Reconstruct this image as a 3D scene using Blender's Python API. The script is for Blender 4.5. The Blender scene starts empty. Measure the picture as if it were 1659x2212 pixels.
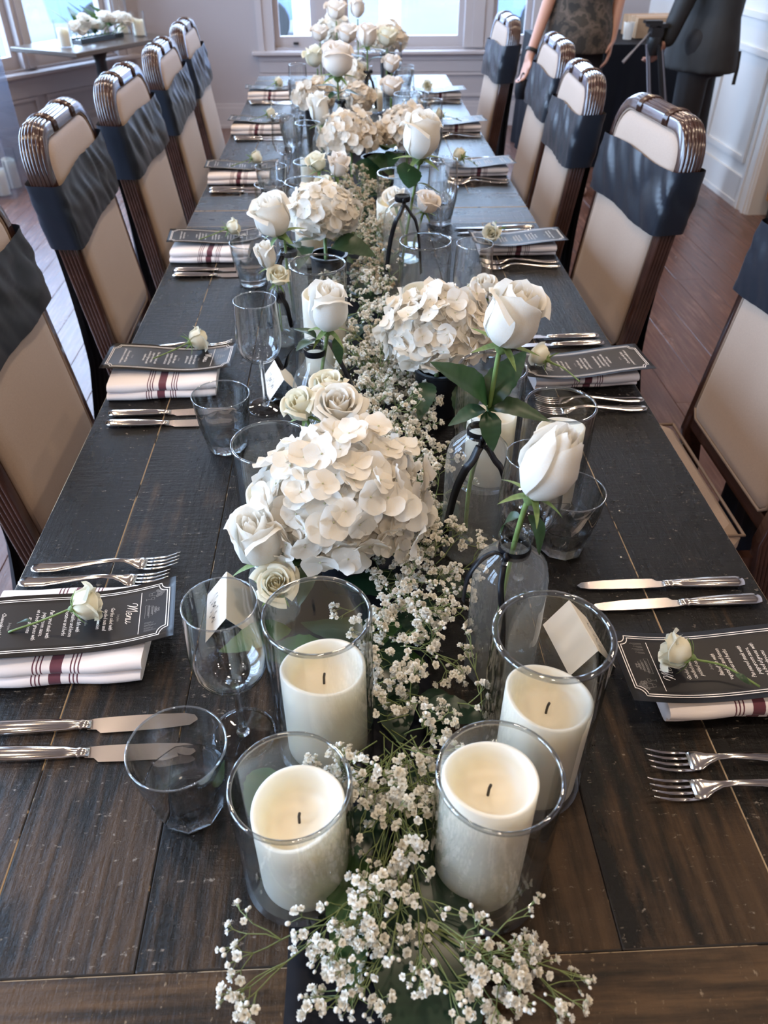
import bpy, bmesh, math, random
from math import sin, cos, pi, radians as R, sqrt, atan2
from mathutils import Vector, Matrix, Euler, noise as MN
import numpy as np
random.seed(11)
S = bpy.context.scene
COL = S.collection
T = 0.76                                    # table-top height

# ------------------------------------------------------------------ camera
cam = bpy.data.cameras.new('camera'); camo = bpy.data.objects.new('camera', cam); COL.objects.link(camo)
PITCH, YAW, FPX = math.atan2(1316, 1661), R(2.53), 1661.0
fw = Vector((sin(YAW)*cos(PITCH), cos(YAW)*cos(PITCH), -sin(PITCH)))
rt = Vector((cos(YAW), -sin(YAW), 0)); up = rt.cross(fw)
camo.matrix_world = Matrix(((rt.x, up.x, -fw.x, 0), (rt.y, up.y, -fw.y, 0), (rt.z, up.z, -fw.z, 1.49), (0, 0, 0, 1)))
cam.sensor_fit = 'VERTICAL'; cam.sensor_height = 36; cam.lens = 36*FPX/2212
cam.dof.use_dof = True; cam.dof.focus_distance = 1.0; cam.dof.aperture_fstop = 8.0
cam.clip_start = .02
S.camera = camo
# ------------------------------------------------------------------ sky, exposure
w = bpy.data.worlds.new('sky'); S.world = w; w.use_nodes = True
bg = w.node_tree.nodes['Background']
bg.inputs[0].default_value = (.52, .72, 1.0, 1); bg.inputs[1].default_value = 13.0
S.view_settings.view_transform = 'Standard'; S.view_settings.look = 'None'
S.view_settings.gamma = 1; S.view_settings.use_curve_mapping = False
S.view_settings.exposure = 0.72
cy = S.cycles
cy.max_bounces = 10; cy.diffuse_bounces = 3; cy.glossy_bounces = 4; cy.transmission_bounces = 8; cy.transparent_max_bounces = 28
cy.caustics_reflective = False; cy.caustics_refractive = True; cy.sample_clamp_indirect = 4; cy.blur_glossy = .5
LAMP_W = 8.6                               # each ceiling downlight, watts

# ------------------------------------------------------------------ materials
def new_mat(name):
    m = bpy.data.materials.new(name); m.use_nodes = True
    nt = m.node_tree; nt.nodes.clear()
    out = nt.nodes.new('ShaderNodeOutputMaterial')
    return m, nt, out
def N(nt, t, **kw):
    n = nt.nodes.new(t)
    for k, v in kw.items():
        if k[0] == 'i' and k[1:].isdigit(): n.inputs[int(k[1:])].default_value = v
        else: setattr(n, k, v)
    return n
def pbsdf(nt, out, col=(.5, .5, .5), rough=.5, **kw):
    b = N(nt, 'ShaderNodeBsdfPrincipled')
    b.inputs['Base Color'].default_value = (*col, 1); b.inputs['Roughness'].default_value = rough
    for k, v in kw.items(): b.inputs[k.replace('_', ' ')].default_value = v
    nt.links.new(b.outputs[0], out.inputs[0])
    return b
def ramp(nt, stops):
    r = N(nt, 'ShaderNodeValToRGB')
    e = r.color_ramp.elements
    while len(e) < len(stops): e.new(.5)
    for i, (p, c) in enumerate(stops):
        e[i].position = p; e[i].color = (*c, 1) if len(c) == 3 else c
    return r
def simple(name, col, rough=.5, vary=0, scale=30, bump=0, bscale=200, **kw):
    m, nt, out = new_mat(name); b = pbsdf(nt, out, col, rough, **kw)
    tc = N(nt, 'ShaderNodeTexCoord')
    if vary:
        nz = N(nt, 'ShaderNodeTexNoise'); nz.inputs['Scale'].default_value = scale; nz.inputs['Detail'].default_value = 4
        nt.links.new(tc.outputs['Object'], nz.inputs['Vector'])
        r = ramp(nt, [(.3, tuple(c*(1-vary) for c in col)), (.7, tuple(min(1, c*(1+vary)) for c in col))])
        nt.links.new(nz.outputs[0], r.inputs[0]); nt.links.new(r.outputs[0], b.inputs['Base Color'])
    if bump:
        nz = N(nt, 'ShaderNodeTexNoise'); nz.inputs['Scale'].default_value = bscale
        nt.links.new(tc.outputs['Object'], nz.inputs['Vector'])
        bp = N(nt, 'ShaderNodeBump'); bp.inputs['Strength'].default_value = bump; bp.inputs['Distance'].default_value = .002
        nt.links.new(nz.outputs[0], bp.inputs['Height']); nt.links.new(bp.outputs[0], b.inputs['Normal'])
    return m
def petal_mat(name, col, deep, rough=.55, trans=.3):
    """petal: diffuse with some light coming through, warmer in object-space patches"""
    m, nt, out = new_mat(name)
    tc = N(nt, 'ShaderNodeTexCoord'); oi = N(nt, 'ShaderNodeObjectInfo')
    nz = N(nt, 'ShaderNodeTexNoise'); nz.inputs['Scale'].default_value = 40
    nt.links.new(tc.outputs['Object'], nz.inputs['Vector'])
    ad = N(nt, 'ShaderNodeMath', operation='MULTIPLY_ADD'); ad.inputs[1].default_value = .35
    nt.links.new(oi.outputs['Random'], ad.inputs[0]); nt.links.new(nz.outputs[0], ad.inputs[2])
    r = ramp(nt, [(.4, col), (.95, deep)]); nt.links.new(ad.outputs[0], r.inputs[0])
    b = N(nt, 'ShaderNodeBsdfPrincipled'); b.inputs['Roughness'].default_value = rough; b.inputs['Specular IOR Level'].default_value = .25
    t = N(nt, 'ShaderNodeBsdfTranslucent'); mx = N(nt, 'ShaderNodeMixShader'); mx.inputs[0].default_value = trans
    nt.links.new(r.outputs[0], b.inputs[0]); nt.links.new(r.outputs[0], t.inputs[0])
    n2 = N(nt, 'ShaderNodeTexNoise'); n2.inputs['Scale'].default_value = 150
    mp = N(nt, 'ShaderNodeMapping'); mp.inputs['Scale'].default_value = (1, 1, .15)
    nt.links.new(tc.outputs['Object'], mp.inputs[0]); nt.links.new(mp.outputs[0], n2.inputs['Vector'])
    bp = N(nt, 'ShaderNodeBump'); bp.inputs['Strength'].default_value = .25; bp.inputs['Distance'].default_value = .0015
    nt.links.new(n2.outputs[0], bp.inputs['Height']); nt.links.new(bp.outputs[0], b.inputs['Normal'])
    nt.links.new(b.outputs[0], mx.inputs[1]); nt.links.new(t.outputs[0], mx.inputs[2]); nt.links.new(mx.outputs[0], out.inputs[0])
    return m
def glass_shell(name, tint=(.97, .98, .98), edge=(.72, .76, .76), power=2.2, f0=.035, fp=4.5):
    """thin glass wall: what lies behind shows through, fresnel reflection, darker at grazing angles"""
    m, nt, out = new_mat(name)
    lw = N(nt, 'ShaderNodeLayerWeight'); lw.inputs[0].default_value = .5
    pw = N(nt, 'ShaderNodeMath', operation='POWER'); pw.inputs[1].default_value = power
    nt.links.new(lw.outputs['Facing'], pw.inputs[0])
    r = ramp(nt, [(0, tint), (1, edge)]); nt.links.new(pw.outputs[0], r.inputs[0])
    tr = N(nt, 'ShaderNodeBsdfTransparent'); nt.links.new(r.outputs[0], tr.inputs[0])
    gl = N(nt, 'ShaderNodeBsdfGlossy'); gl.inputs['Roughness'].default_value = .02
    p5 = N(nt, 'ShaderNodeMath', operation='POWER'); p5.inputs[1].default_value = fp
    nt.links.new(lw.outputs['Facing'], p5.inputs[0])
    ma = N(nt, 'ShaderNodeMath', operation='MULTIPLY_ADD'); ma.inputs[1].default_value = .75; ma.inputs[2].default_value = f0
    nt.links.new(p5.outputs[0], ma.inputs[0])
    mx = N(nt, 'ShaderNodeMixShader')
    nt.links.new(ma.outputs[0], mx.inputs[0]); nt.links.new(tr.outputs[0], mx.inputs[1]); nt.links.new(gl.outputs[0], mx.inputs[2])
    nt.links.new(mx.outputs[0], out.inputs[0])
    return m
def cloudy(m, amount, col):
    nt = m.node_tree; out = [n for n in nt.nodes if n.type == 'OUTPUT_MATERIAL'][0]; src = out.inputs[0].links[0].from_socket
    d = N(nt, 'ShaderNodeBsdfDiffuse'); d.inputs[0].default_value = (*col, 1); t = N(nt, 'ShaderNodeBsdfTranslucent'); t.inputs[0].default_value = (*col, 1)
    ad = N(nt, 'ShaderNodeMixShader'); nt.links.new(d.outputs[0], ad.inputs[1]); nt.links.new(t.outputs[0], ad.inputs[2])
    mx = N(nt, 'ShaderNodeMixShader'); mx.inputs[0].default_value = amount
    nt.links.new(src, mx.inputs[1]); nt.links.new(ad.outputs[0], mx.inputs[2]); nt.links.new(mx.outputs[0], out.inputs[0]); return m
def solid_glass(name, col=(.98, 1, 1)):
    m, nt, out = new_mat(name)
    pbsdf(nt, out, col, 0.0, Transmission_Weight=1.0, IOR=1.45)
    return m
def wood_mat(name, dark, brown, flake, along_y=True, wear_y=None, rough=(.28, .5), wear_bias=0.0, ior=1.42, end_brown=False, relief=.6):
    """distressed dark boards: saw marks across the grain, chipped pale flecks, brown where the stain has rubbed off"""
    m, nt, out = new_mat(name); b = pbsdf(nt, out, dark, .35, IOR=ior)
    tc = N(nt, 'ShaderNodeTexCoord'); oi = N(nt, 'ShaderNodeObjectInfo'); L = nt.links.new
    off = N(nt, 'ShaderNodeVectorMath', operation='ADD')
    cmb = N(nt, 'ShaderNodeCombineXYZ'); mul = N(nt, 'ShaderNodeMath', operation='MULTIPLY'); mul.inputs[1].default_value = 37.0
    L(oi.outputs['Random'], mul.inputs[0]); L(mul.outputs[0], cmb.inputs[0]); L(mul.outputs[0], cmb.inputs[2])
    L(tc.outputs['Object'], off.inputs[0]); L(cmb.outputs[0], off.inputs[1])
    def noise(scl, s, detail=5, rgh=.6):
        mp = N(nt, 'ShaderNodeMapping'); mp.inputs['Scale'].default_value = scl if along_y else (scl[1], scl[0], scl[2])
        L(off.outputs[0], mp.inputs[0])
        n = N(nt, 'ShaderNodeTexNoise'); n.inputs['Scale'].default_value = s; n.inputs['Detail'].default_value = detail; n.inputs['Roughness'].default_value = rgh
        L(mp.outputs[0], n.inputs['Vector']); return n.outputs[0]
    grain = noise((1, .06, 1), 90, 6); patch = noise((1, .45, 1), 5, 8, .68); saw = noise((.09, 1, 1), 170, 3); fleck = noise((.7, 1, 1), 170, 5, .7); chips = noise((.6, .8, 1), 120, 7, .75); pore = noise((1, .2, 1), 220, 3)
    # brown wear mask
    wm = N(nt, 'ShaderNodeMath', operation='ADD'); L(patch, wm.inputs[0]); wm.inputs[1].default_value = wear_bias
    if end_brown:                      # more brown towards the near end of each board
        sp = N(nt, 'ShaderNodeSeparateXYZ'); L(tc.outputs['Object'], sp.inputs[0]); mr = N(nt, 'ShaderNodeMapRange'); L(sp.outputs[1], mr.inputs[0])
        for q, v in ((1, .0), (2, .42), (3, .075), (4, -.09)): mr.inputs[q].default_value = v
        w2 = N(nt, 'ShaderNodeMath', operation='ADD'); L(wm.outputs[0], w2.inputs[0]); L(mr.outputs[0], w2.inputs[1]); wm = w2
    g2 = N(nt, 'ShaderNodeMath', operation='MULTIPLY_ADD'); L(grain, g2.inputs[0]); g2.inputs[1].default_value = .38; L(wm.outputs[0], g2.inputs[2])
    rb = ramp(nt, [(.70, (0, 0, 0)), (.84, (1, 1, 1))]); L(g2.outputs[0], rb.inputs[0])
    cr = ramp(nt, [(.3, tuple(c*.35 for c in brown)), (.68, brown)]); L(grain, cr.inputs[0])
    m1 = N(nt, 'ShaderNodeMix', data_type='RGBA'); L(rb.outputs[0], m1.inputs[0])
    dr = ramp(nt, [(.35, tuple(c*.65 for c in dark)), (.7, dark)]); L(grain, dr.inputs[0])
    L(dr.outputs[0], m1.inputs[6]); L(cr.outputs[0], m1.inputs[7])
    fr = ramp(nt, [(.60, (0, 0, 0)), (.67, (1, 1, 1))]); L(fleck, fr.inputs[0])
    sr = ramp(nt, [(.50, (0, 0, 0)), (.58, (1, 1, 1))]); L(saw, sr.inputs[0])
    fm = N(nt, 'ShaderNodeMath', operation='MULTIPLY'); L(fr.outputs[0], fm.inputs[0]); L(sr.outputs[0], fm.inputs[1])
    m2 = N(nt, 'ShaderNodeMix', data_type='RGBA'); L(fm.outputs[0], m2.inputs[0]); L(m1.outputs[2], m2.inputs[6]); m2.inputs[7].default_value = (*flake, 1)
    L(m2.outputs[2], b.inputs['Base Color'])
    rr = ramp(nt, [(.3, (rough[0],)*3), (.75, (rough[1],)*3)]); L(patch, rr.inputs[0]); L(rr.outputs[0], b.inputs['Roughness'])
    h1 = N(nt, 'ShaderNodeMath', operation='MULTIPLY_ADD'); L(saw, h1.inputs[0]); h1.inputs[1].default_value = .7; L(grain, h1.inputs[2])
    h3 = N(nt, 'ShaderNodeMath', operation='MULTIPLY_ADD'); L(chips, h3.inputs[0]); h3.inputs[1].default_value = 1.1; L(h1.outputs[0], h3.inputs[2]); h1 = h3
    h2 = N(nt, 'ShaderNodeMath', operation='MULTIPLY_ADD'); L(pore, h2.inputs[0]); h2.inputs[1].default_value = .5; L(h1.outputs[0], h2.inputs[2])
    bp = N(nt, 'ShaderNodeBump'); bp.inputs['Strength'].default_value = relief; bp.inputs['Distance'].default_value = .0022
    L(h2.outputs[0], bp.inputs['Height']); L(bp.outputs[0], b.inputs['Normal'])
    return m
def edge_mat(name, dark, tan, lo=.55):
    m, nt, out = new_mat(name); b = pbsdf(nt, out, dark, .6)
    tc = N(nt, 'ShaderNodeTexCoord'); nz = N(nt, 'ShaderNodeTexNoise'); nz.inputs['Scale'].default_value = 9; nz.inputs['Detail'].default_value = 7; nz.inputs['Roughness'].default_value = .7
    nt.links.new(tc.outputs['Object'], nz.inputs['Vector'])
    r = ramp(nt, [(lo, dark), (lo+.04, tan)]); nt.links.new(nz.outputs[0], r.inputs[0]); nt.links.new(r.outputs[0], b.inputs[0])
    return m
def stripe_mat(name, ground, stripe):
    """napkin cloth: one broad woven band with three thin lines each side, across the length (object x)"""
    m, nt, out = new_mat(name); b = pbsdf(nt, out, ground, .85, Sheen_Weight=.15); L = nt.links.new
    tc = N(nt, 'ShaderNodeTexCoord'); sp = N(nt, 'ShaderNodeSeparateXYZ'); L(tc.outputs['Object'], sp.inputs[0])
    r = N(nt, 'ShaderNodeValToRGB'); r.color_ramp.interpolation = 'CONSTANT'
    ab = N(nt, 'ShaderNodeMath', operation='ABSOLUTE'); L(sp.outputs[0], ab.inputs[0])
    mu = N(nt, 'ShaderNodeMath', operation='MULTIPLY'); mu.inputs[1].default_value = 20; L(ab.outputs[0], mu.inputs[0])   # 50 mm -> 1
    stops = [(0, stripe), (.14, ground), (.33, stripe), (.365, ground), (.42, stripe), (.455, ground), (.51, stripe), (.545, ground)]
    e = r.color_ramp.elements
    while len(e) < len(stops): e.new(.9)
    for i, (p, c) in enumerate(stops): e[i].position = p; e[i].color = (*c, 1)
    L(mu.outputs[0], r.inputs[0]); L(r.outputs[0], b.inputs[0])
    nz = N(nt, 'ShaderNodeTexNoise'); nz.inputs['Scale'].default_value = 500; L(tc.outputs['Object'], nz.inputs['Vector'])
    bp = N(nt, 'ShaderNodeBump'); bp.inputs['Strength'].default_value = .2; bp.inputs['Distance'].default_value = .0008; L(nz.outputs[0], bp.inputs['Height']); L(bp.outputs[0], b.inputs['Normal'])
    return m
def leaf_mat(name, col, rough=.35):
    m, nt, out = new_mat(name); b = pbsdf(nt, out, col, rough); L = nt.links.new
    tc = N(nt, 'ShaderNodeTexCoord'); wv = N(nt, 'ShaderNodeTexWave'); wv.inputs['Scale'].default_value = 45; wv.inputs['Distortion'].default_value = 1.5
    L(tc.outputs['Object'], wv.inputs['Vector'])
    r = ramp(nt, [(.1, tuple(c*.92 for c in col)), (.9, tuple(c*1.08 for c in col))]); L(wv.outputs[1], r.inputs[0])
    t = N(nt, 'ShaderNodeBsdfTranslucent'); t.inputs[0].default_value = (col[0]*1.6, col[1]*1.8, col[2], 1)
    mx = N(nt, 'ShaderNodeMixShader'); mx.inputs[0].default_value = .2
    L(r.outputs[0], b.inputs[0]); L(b.outputs[0], mx.inputs[1]); L(t.outputs[0], mx.inputs[2]); L(mx.outputs[0], out.inputs[0])
    return m
def camo_mat(name):
    m, nt, out = new_mat(name); b = pbsdf(nt, out, (.1, .08, .06), .8)
    tc = N(nt, 'ShaderNodeTexCoord'); nz = N(nt, 'ShaderNodeTexNoise'); nz.inputs['Scale'].default_value = 16; nz.inputs['Detail'].default_value = 2
    nt.links.new(tc.outputs['Object'], nz.inputs['Vector'])
    r = ramp(nt, [(0, (.03, .026, .022)), (.45, (.075, .058, .045)), (.55, (.12, .09, .07)), (.63, (.05, .04, .03))]); r.color_ramp.interpolation = 'CONSTANT'
    nt.links.new(nz.outputs[0], r.inputs[0]); nt.links.new(r.outputs[0], b.inputs[0])
    return m
M = dict(
    plank=wood_mat('dark_table_wood', (.0070, .0060, .0056), (.055, .034, .020), (.20, .17, .14), rough=(.2, .34), relief=.38),
    plank_worn=wood_mat('worn_table_wood', (.0056, .0046, .0041), (.062, .036, .018), (.20, .17, .14), end_brown=True, rough=(.22, .36), relief=.7, ior=1.30),
    endboard=wood_mat('worn_end_board', (.017, .0105, .007), (.085, .048, .023), (.2, .15, .1), along_y=False, wear_bias=.15, relief=.5, ior=1.33),
    endboard_dark=wood_mat('dark_end_board', (.012, .010, .009), (.07, .042, .024), (.3, .25, .2), along_y=False, rough=(.2, .36)),
    plank_edge=edge_mat('chipped_board_edge', (.02, .016, .014), (.42, .29, .16)),
    plank_edge_worn=edge_mat('rubbed_board_edge', (.02, .016, .014), (.46, .35, .23), .43),
    seam=simple('seam_dark', (.01, .008, .007), .8),
    floor=wood_mat('floor_boards', (.17, .085, .066), (.24, .13, .10), (.25, .14, .11), rough=(.18, .30), ior=1.4, relief=.25),
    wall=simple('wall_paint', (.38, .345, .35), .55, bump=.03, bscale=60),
    wall_right=simple('white_paint', (.72, .70, .68), .45),
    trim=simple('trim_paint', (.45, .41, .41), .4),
    ceiling=simple('ceiling_paint', (.62, .57, .52), .8),
    pane=glass_shell('window_glass', (.97, .98, 1), (.9, .93, .97)),
    vase=glass_shell('clear_glass', (.993, .995, .994), (.68, .71, .71), 3.2, .028, 4.0),
    bottle=cloudy(glass_shell('bottle_glass', (.99, .992, .99), (.70, .73, .73), 3.0, .05), .075, (.92, .91, .86)),
    acrylic=cloudy(glass_shell('acrylic', (.95, .965, .985), (.75, .8, .86), 2.5, .06), .06, (.75, .82, 1)),
    wine=glass_shell('wine_glass', (.996, .997, .997), (.80, .83, .84), 3.4, .06, 3.0),
    solid=solid_glass('solid_glass'),
    tumbler=glass_shell('tumbler_glass', (.985, .99, .99), (.55, .60, .61), 1.8, .10, 2.2),
    water=glass_shell('water', (.98, .99, .98), (.8, .85, .82), 3),
    wax=simple('candle_wax', (.76, .70, .57), .38, bump=.05, bscale=120, Subsurface_Weight=.5, Subsurface_Scale=.035, Subsurface_Radius=(1, .88, .7)),
    wick=simple('wick', (.03, .027, .025), .8),
    steel=simple('polished_steel', (.78, .74, .70), .13, Metallic=1.0, bump=.02, bscale=90),
    blade=simple('brushed_blade', (.80, .74, .70), .22, Metallic=1.0),
    napkin=stripe_mat('striped_napkin', (.82, .735, .70), (.12, .028, .040)),
    card=simple('black_card', (.012, .0105, .011), .40, bump=.03, IOR=1.38),
    print=simple('white_print', (.85, .80, .76), .6),
    print_dim=simple('grey_print', (.30, .28, .27), .6),
    tent=simple('cream_card', (.82, .76, .66), .7),
    ink=simple('ink', (.05, .04, .04), .6),
    ribbon=simple('black_satin', (.006, .006, .008), .34, IOR=1.3),
    sash=simple('slate_satin', (.010, .0135, .022), .32, Sheen_Weight=.06, bump=.05, bscale=25, Anisotropic=.4, IOR=1.4),
    black_cloth=simple('black_cloth', (.006, .0065, .010), .6, IOR=1.25),
    upholstery=simple('tan_upholstery', (.40, .295, .225), .62, vary=.05, scale=300, bump=.12, bscale=700, Sheen_Weight=.25),
    piping=simple('tan_piping', (.27, .195, .145), .6),
    mahogany=simple('dark_mahogany', (.050, .022, .016), .2, vary=.3, scale=14, Coat_Weight=.6, Coat_Roughness=.08),
    rose=petal_mat('rose_petal', (.92, .90, .84), (.91, .85, .74)),
    rose_warm=petal_mat('rose_petal_warm', (.90, .84, .77), (.89, .80, .70)),
    rose_cream=petal_mat('rose_petal_cream', (.90, .87, .74), (.88, .82, .62)),
    hydrangea=petal_mat('hydrangea_petal', (.90, .88, .82), (.90, .82, .70), trans=.3),
    hydrangea_warm=petal_mat('hydrangea_petal_warm', (.86, .79, .69), (.82, .72, .59)),
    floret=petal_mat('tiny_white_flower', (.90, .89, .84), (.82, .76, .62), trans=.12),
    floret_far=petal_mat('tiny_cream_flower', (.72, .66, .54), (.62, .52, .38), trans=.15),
    bud=simple('floret_heart', (.52, .54, .34), .6),
    thin_stem=simple('thin_green_stem', (.20, .25, .09), .5),
    stem=simple('rose_stem', (.16, .24, .07), .45, vary=.25, scale=60),
    sepal=leaf_mat('sepal', (.20, .28, .10), .45),
    leaf=leaf_mat('rose_leaf', (.028, .060, .026), .35),
    leaf_big=leaf_mat('broad_leaf', (.010, .032, .015), .3),
    leaf_light=leaf_mat('light_leaf', (.035, .085, .018), .35),
    blackpot=simple('black_pot', (.012, .013, .016), .3),
    iron=simple('black_iron', (.012, .012, .014), .4),
    bistro=simple('bistro_top', (.10, .075, .06), .3),
    skin=simple('skin', (.55, .30, .22), .5, Subsurface_Weight=.1, Subsurface_Scale=.01),
    hair=simple('hair', (.03, .02, .015), .5),
    camo=camo_mat('camo_shirt'), jacket=simple('black_jacket', (.014, .014, .014), .65, vary=.3, scale=12), trousers=simple('black_trousers', (.010, .010, .013), .75),
    shoe=simple('pale_shoe', (.55, .42, .38), .5), strap=simple('watch_strap', (.01, .01, .01), .4), lens=simple('eye_white', (.8, .8, .8), .3),
    tripod=simple('tripod_black', (.012, .012, .013), .35), chrome=simple('tripod_metal', (.35, .36, .40), .3, Metallic=.9),
    kraft=simple('cardboard', (.42, .27, .16), .8), white=simple('white_ware', (.8, .76, .7), .5),
    cabinet=simple('orange_wood', (.42, .17, .05), .35, vary=.2, scale=9),
    asphalt=simple('street', (.034, .035, .043), .85, vary=.15, scale=.8), pavement=simple('pavement', (.055, .057, .06), .85, vary=.1, scale=1.2),
    carpaint=simple('car_paint', (.10, .14, .24), .25, Coat_Weight=.8), carglass=simple('car_glass', (.02, .025, .03), .05), tyre=simple('tyre', (.01, .01, .01), .8),
    post=simple('porch_white', (.85, .85, .85), .5), brick=simple('far_facade', (.30, .26, .28), .85, vary=.2, scale=2),
)
_m, _nt, _out = new_mat('tumbler_foot_glass'); _b = pbsdf(_nt, _out, (.99, 1, 1), 0.0, Transmission_Weight=1.0, IOR=1.45); _t = N(_nt, 'ShaderNodeBsdfTransparent'); _x = N(_nt, 'ShaderNodeMixShader'); _x.inputs[0].default_value = .22
_nt.links.new(_b.outputs[0], _x.inputs[1]); _nt.links.new(_t.outputs[0], _x.inputs[2]); _nt.links.new(_x.outputs[0], _out.inputs[0]); M['foot'] = _m
M['rimlight'] = cloudy(glass_shell('bright_rim', (.8, .83, .84), (.6, .63, .64), 1.5, .15, 1.5), .12, (.85, .87, .88))
# ------------------------------------------------------------------ geometry helpers
class G:
    """collects faces; one G becomes one mesh"""
    def __init__(s): s.v = []; s.f = []; s.m = []
    def add(s, V, F, mi=0):
        o = len(s.v); s.v.extend(tuple(p) for p in V); s.f.extend(tuple(i+o for i in q) for q in F); s.m.extend([mi]*len(F)); return s
    def xf(s, mat):
        s.v = [tuple(mat @ Vector(p)) for p in s.v]; return s
def mesh_of(name, g, mats, smooth=35):
    me = bpy.data.meshes.new(name); me.from_pydata(g.v, [], g.f)
    for m in (mats if isinstance(mats, (list, tuple)) else [mats]): me.materials.append(m)
    if any(g.m): me.polygons.foreach_set('material_index', g.m)
    me.update()
    if smooth:
        me.polygons.foreach_set('use_smooth', [True]*len(me.polygons))
        if smooth < 180: me.set_sharp_from_angle(angle=R(smooth))
    return me
def place(name, data, parent=None, loc=(0, 0, 0), rot=(0, 0, 0), scl=(1, 1, 1), mw=None):
    o = bpy.data.objects.new(name, data); COL.objects.link(o)
    if parent: o.parent = parent
    if mw is not None: o.matrix_local = mw
    else: o.location = loc; o.rotation_euler = rot; o.scale = scl if hasattr(scl, '__len__') else (scl,)*3
    return o
def mk(name, g, mats, parent=None, loc=(0, 0, 0), rot=(0, 0, 0), smooth=35, **kw): return place(name, mesh_of(name, g, mats, smooth), parent, loc, rot, **kw)
def tag(o, label, cat, group=None):
    o['label'] = label; o['category'] = cat
    if group: o['group'] = group
    return o
def thing(name, label, cat, loc=(0, 0, 0), rot=(0, 0, 0), group=None, scl=1):
    return tag(place(name, None, None, loc, rot, scl), label, cat, group)
def kind(o, k): o['kind'] = k; return o
def dup(root, loc, rot, label, group=None):
    def cp(o, par):
        c = o.copy(); COL.objects.link(c); c.parent = par
        for ch in CH.get(o.name, []): cp(ch, c)
        return c
    CH = {}
    for o in COL.objects:
        if o.parent: CH.setdefault(o.parent.name, []).append(o)
    r = cp(root, None); r.location = loc; r.rotation_euler = rot; r['label'] = label
    if group: r['group'] = group
    return r
def box(x0, x1, y0, y1, z0, z1, bev=0, top=None):
    g = G()
    if bev <= 0:
        g.add([(x0, y0, z0), (x1, y0, z0), (x1, y1, z0), (x0, y1, z0), (x0, y0, z1), (x1, y0, z1), (x1, y1, z1), (x0, y1, z1)],
              [(3, 2, 1, 0), (4, 5, 6, 7), (0, 1, 5, 4), (1, 2, 6, 5), (2, 3, 7, 6), (3, 0, 4, 7)])
        return g
    b = bev
    def rr(z, i): return [(x0+i, y0, z), (x1-i, y0, z), (x1, y0+i, z), (x1, y1-i, z), (x1-i, y1, z), (x0+i, y1, z), (x0, y1-i, z), (x0, y0+i, z)]
    def sh(r, d):
        cx, cyy = (x0+x1)/2, (y0+y1)/2
        return [(p[0]+(d if p[0] < cx else -d), p[1]+(d if p[1] < cyy else -d), p[2]) for p in r]
    rings = [sh(rr(z0, b), b), rr(z0+b, b), rr(z1-b, b), sh(rr(z1, b), b)]
    V = [p for r in rings for p in r]; F = []
    for k in range(3):
        for i in range(8): j = (i+1) % 8; F.append((k*8+i, k*8+j, k*8+8+j, k*8+8+i))
    F.append(tuple(range(7, -1, -1))); F.append(tuple(range(24, 32)))
    return g.add(V, F)
def boxes(*bs):
    g = G()
    for b in bs:
        q = box(*b); g.add(q.v, q.f)
    return g
def lathe(prof, n=48, mod=None, cap0=False, cap1=False):
    V, F = [], []
    for (r, z) in prof:
        for i in range(n):
            a = 2*pi*i/n; rr = r*(mod(a, z) if mod else 1)
            V.append((rr*cos(a), rr*sin(a), z))
    for k in range(len(prof)-1):
        for i in range(n): j = (i+1) % n; F.append((k*n+i, k*n+j, k*n+n+j, k*n+n+i))
    if cap0: F.append(tuple(range(n-1, -1, -1)))
    if cap1: F.append(tuple(range((len(prof)-1)*n, len(prof)*n)))
    return G().add(V, F)
def tube(pts, rad, n=8, cap=True):
    pts = [Vector(p) for p in pts]; V, F = [], []
    if not hasattr(rad, '__len__'): rad = [rad]*len(pts)
    t = (pts[1]-pts[0]).normalized(); a = t.orthogonal().normalized()
    for k, p in enumerate(pts):
        t = (pts[min(k+1, len(pts)-1)]-pts[max(k-1, 0)]).normalized()
        a = (a - t*a.dot(t)).normalized(); b = t.cross(a)
        for i in range(n):
            an = 2*pi*i/n; V.append(p+(a*cos(an)+b*sin(an))*rad[k])
    for k in range(len(pts)-1):
        for i in range(n): j = (i+1) % n; F.append((k*n+i, k*n+j, k*n+n+j, k*n+n+i))
    if cap: F.append(tuple(range(n-1, -1, -1))); F.append(tuple(range((len(pts)-1)*n, len(pts)*n)))
    return G().add(V, F)
def loft(rings, cap=True, closed=True):
    n = len(rings[0]); V = [p for r in rings for p in r]; F = []
    for k in range(len(rings)-1):
        for i in range(n if closed else n-1): j = (i+1) % n; F.append((k*n+i, k*n+j, k*n+n+j, k*n+n+i))
    if cap and closed: F.append(tuple(range(n-1, -1, -1))); F.append(tuple(range((len(rings)-1)*n, len(rings)*n)))
    return G().add(V, F)
def grid(fn, nu, nv):
    V = [fn(i/(nu-1), j/(nv-1)) for j in range(nv) for i in range(nu)]
    F = [(j*nu+i, j*nu+i+1, j*nu+nu+i+1, j*nu+nu+i) for j in range(nv-1) for i in range(nu-1)]
    return G().add(V, F)
def sphere(c, r, nu=14, nv=9):
    if not hasattr(r, '__len__'): r = (r, r, r)
    V = []; F = []
    for j in range(1, nv):
        ph = pi*j/nv
        for i in range(nu): a = 2*pi*i/nu; V.append((c[0]+r[0]*sin(ph)*cos(a), c[1]+r[1]*sin(ph)*sin(a), c[2]+r[2]*cos(ph)))
    V += [(c[0], c[1], c[2]+r[2]), (c[0], c[1], c[2]-r[2])]; t, b = len(V)-2, len(V)-1
    for j in range(nv-2):
        for i in range(nu): k = (i+1) % nu; F.append((j*nu+i, j*nu+nu+i, j*nu+nu+k, j*nu+k))
    for i in range(nu): k = (i+1) % nu; F.append((t, i, k)); F.append((b, (nv-2)*nu+k, (nv-2)*nu+i))
    return G().add(V, F)
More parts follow.
